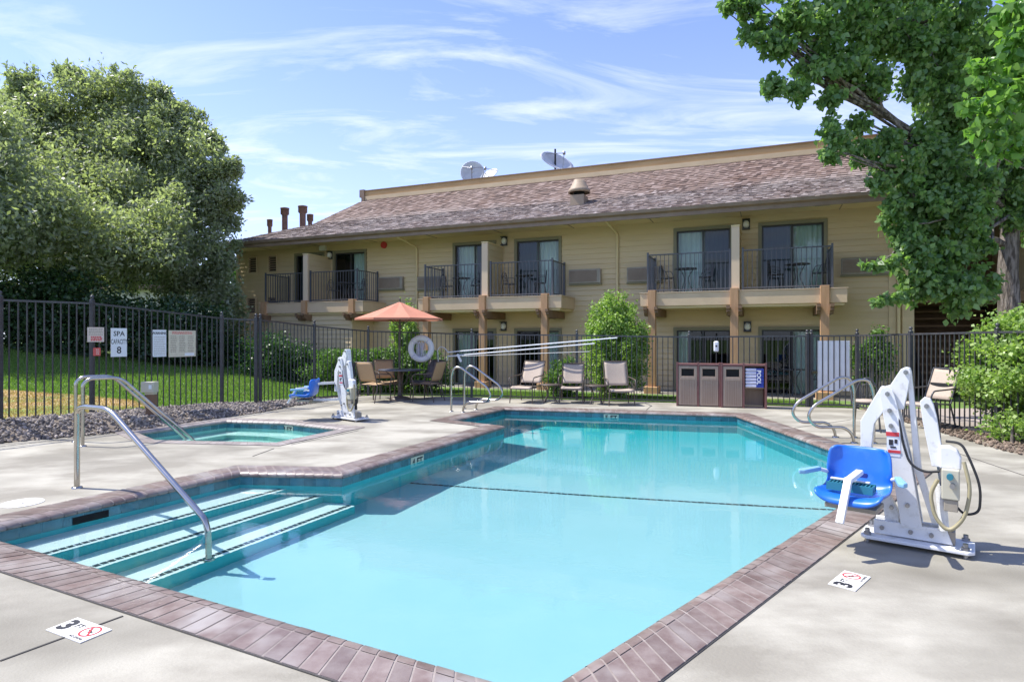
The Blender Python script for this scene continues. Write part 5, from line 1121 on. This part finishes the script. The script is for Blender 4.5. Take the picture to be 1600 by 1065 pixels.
base_n = len(LT)
LT += [((-14.2, 15.3, 5.2), (1.7, 1.6, 1.4)), ((-14.8, 16.8, 6.8), (2, 1.8, 1.7)), ((-12.9, 17.6, 4.6), (1.9, 1.6, 1.4)), ((-11.3, 18.6, 4.4), (1.6, 1.4, 1.3)), ((-13.4, 15.6, 4.2), (1.3, 1.2, 1.0)), ((-15.6, 14.2, 6.4), (1.7, 1.6, 1.4))]
for k in range(190):
    (c0, rd) = LT[random.randrange(base_n)]; d_ = rng.normal(size=3); d_[2] = abs(d_[2])*.9-.15; d_ /= np.linalg.norm(d_); q = random.uniform(.14, .34)
    LT.append((tuple(np.array(c0)+d_*np.array(rd)*random.uniform(1.0, 1.16)), (q, q, q*1.15)))
tree('willow_tree', 'huge grey green willow like tree left of the building', (-15.6, 22, zl(-15.6, 22)), (-15.4, 22, 3.6), LT, 250000, .085, 'leafL', .34, 1, .3, 1.9, .17, 34, [(.3 if 360 < q_[0] < 425 else 1.0) for q_ in LTp]+[1]*400)
c = P3(352, 455, 21); bush('pale_shrub', 'pale green shrub at the left corner of the building', (c[0], c[1], 2.2), (.75, .7, 1.7), 5000, .10, 'leafL', clump=.16, nclump=60, stretch=1.3)
# right tree
RT = []
for px, py, rp, Y in ((1140, 8, 14, 9.5), (1165, 5, 22, 9.5), (1180, 48, 24, 9.5), (1215, 72, 26, 9.5), (1212, 135, 18, 9.5), (1240, 30, 40, 9.6), (1248, 138, 20, 9.5), (1280, 100, 42, 9.7), (1300, 30, 48, 9.7), (1300, 150, 22, 9.6), (1300, 205, 22, 9.6), (1295, 238, 14, 9.6), (1335, 95, 42, 9.9),
                      (1362, 30, 45, 10), (1370, 130, 28, 10), (1345, 190, 18, 9.9), (1322, 222, 16, 9.8), (1352, 235, 24, 10), (1385, 215, 20, 10), (1420, 60, 50, 10), (1435, 130, 26, 10), (1405, 262, 34, 10), (1375, 285, 18, 10), (1440, 220, 34, 10.2), (1470, 130, 50, 10.2),
                      (1480, 50, 55, 10.2), (1475, 260, 45, 10.2), (1500, 190, 50, 10.3), (1430, 310, 42, 10.2), (1395, 325, 22, 10), (1480, 340, 46, 10.2), (1415, 362, 28, 10), (1430, 400, 32, 10), (1470, 400, 40, 10.2), (1520, 300, 45, 10), (1445, 445, 30, 10), (1490, 450, 38, 10), (1525, 440, 30, 10.2), (1520, 380, 28, 10.4),
                      (1372, 412, 7, 9.8), (1355, 413, 6, 9.8), (1392, 408, 9, 9.9), (1385, 467, 7, 9.8), (1370, 470, 5, 9.8), (1405, 462, 9, 9.9), (1540, 60, 60, 10.5), (1560, 150, 60, 10.5), (1600, 260, 50, 10.8), (1610, 60, 70, 10.5), (1660, 180, 80, 10.5), (1590, 330, 26, 10.8),
                      (1250, -60, 50, 9.8), (1350, -60, 60, 10), (1450, -70, 70, 10.2), (1560, -80, 80, 10.5), (1680, -40, 90, 10.5), (1700, 330, 80, 11), (1760, 100, 90, 11), (1500, 110, 70, 12), (1560, 260, 60, 12.5), (1420, 10, 60, 12)):
    Y *= 1.2; c_ = P3(px, py, Y); q = rp/960*Y; RT.append((tuple(c_), (q, q, q)))
base = (10.6, 13.2, 0)
rt = tree('broadleaf_tree', 'large dark green broadleaf tree on the right overhanging the roof', base, (10.75, 13.2, 4.4), RT[3:40:4]+RT, 1, .1, 'leafR', .25, 2, limbr=.17)
for o in list(rt.children):
    if o.name.startswith('crown'): bpy.data.objects.remove(o)
P_ = []
for (c_, rd) in RT:
    n_ = int(1050*(rd[0]/.46)**2)+60; P_.append(blob_pts(np.array(c_)-np.array(base), np.array(rd)*1.05, n_, .14, 26, .3))
leaves('crown', np.concatenate(P_), .105, 'leafR', rt, 2, 1.1, 1.2)
lb_ = MB(); 
for a, b2_, r0 in (((10.7, 13.2, 5.0), P3(1500, 20, 12.5), .09), ((10.7, 13.2, 4.2), P3(1420, 55, 12.2), .08), (P3(1480, 35, 12.4), P3(1330, 30, 11.8), .07), (P3(1420, 55, 12.2), P3(1250, 60, 11.5), .06), ((10.7, 13.2, 3.4), P3(1420, 300, 12), .08), ((10.7, 13.2, 5.6), P3(1600, -120, 12.6), .16)):
    limb(lb_, Vector(a)-Vector(base), Vector(b2_)-Vector(base), r0, r0*.45, .12, 8)
lb_.build('limb', 'bark', rt)
# nearer bright sprays at top right (branch of a second tree standing outside the frame)
NT = []
for px, py, rp, Y in ((1530, 110, 22, 5.6), (1560, 160, 30, 5.6), (1590, 120, 34, 5.6), (1530, 200, 18, 5.6), (1580, 215, 28, 5.6), (1545, 235, 16, 5.6), (1590, 60, 30, 5.6), (1575, 20, 22, 5.6), (1640, 120, 60, 5.7), (1660, 220, 50, 5.7), (1650, 20, 50, 5.7), (1515, 165, 12, 5.6), (1720, 120, 70, 5.9)):
    c_ = P3(px, py, Y); q = rp/960*Y; NT.append((tuple(c_), (q, q, q)))
b0 = (6.9, 6.2, 0); nr = empty('young_tree', b0, 0, 'bright green leafy branches reaching in at the top right corner', 'tree'); P_ = []
t_ = MB(); limb(t_, (0, 0, -.1), (-.2, 0, 2.6), .07, .05, .04)
for c_, rd in NT:
    P_.append(blob_pts(np.array(c_)-np.array(b0), rd, int(150*(rd[0]/.17)**2)+12, .22, 14, .2)); limb(t_, (-.2, 0, 2.5), Vector(c_)-Vector(b0), .02, .004, .05)
t_.build('trunk', 'bark', nr); leaves('crown', np.concatenate(P_), .085, 'leafN', nr, 2, 1.3, 1.1)
# far neighbour building and trees beyond
fb = empty('neighbour_building', (-24, 40, 1.0), 0, 'pale low building glimpsed under the left tree', 'building'); MB().box(-9, 7, 0, 6, 0, 3.6).build('wall', 'farwall', fb); MB().prism([(-9.5, -.5), (7.5, -.5), (7.5, 6.5), (-9.5, 6.5)], 3.6, 3.9).build('roof', 'flue', fb)
for i, (x, Y, s_) in enumerate(((-34, 34, 4), (-27, 47, 5), (-14, 38, 3.5))):
    bl_ = [((x+random.uniform(-1, 1)*s_*.6, Y+random.uniform(-1, 1)*s_*.5, s_*(.9+.25*k)), (s_*.6, s_*.6, s_*.5)) for k in range(4)]
    tree('background_tree', ['far dark tree at the left edge behind the willow', 'far dark tree behind the pale low building', 'far dark tree between willow and building end'][i], (x, Y, 0), (x, Y, s_*.6), bl_, 7000, .4, 'leafD', .25)
b_ = []
for dx, dy, z, q in ((0, 0, 6, 2.4), (-1.5, 1, 5, 2), (1.2, -.8, 4.6, 1.8), (.6, .8, 7.8, 1.7), (-1, -1.4, 7, 1.7), (1.6, .9, 6.2, 1.5)): b_.append(((-18.3+dx, 16.3+dy, z), (q, q, q*.8)))
tree('shade_tree', 'tall tree just beyond the left edge shading the lawn', (-18.3, 16.3, zl(-18.3, 16.3)), (-18.3, 16.3, 3.5), b_, 30000, .22, 'leafL', .25, clump=.15)
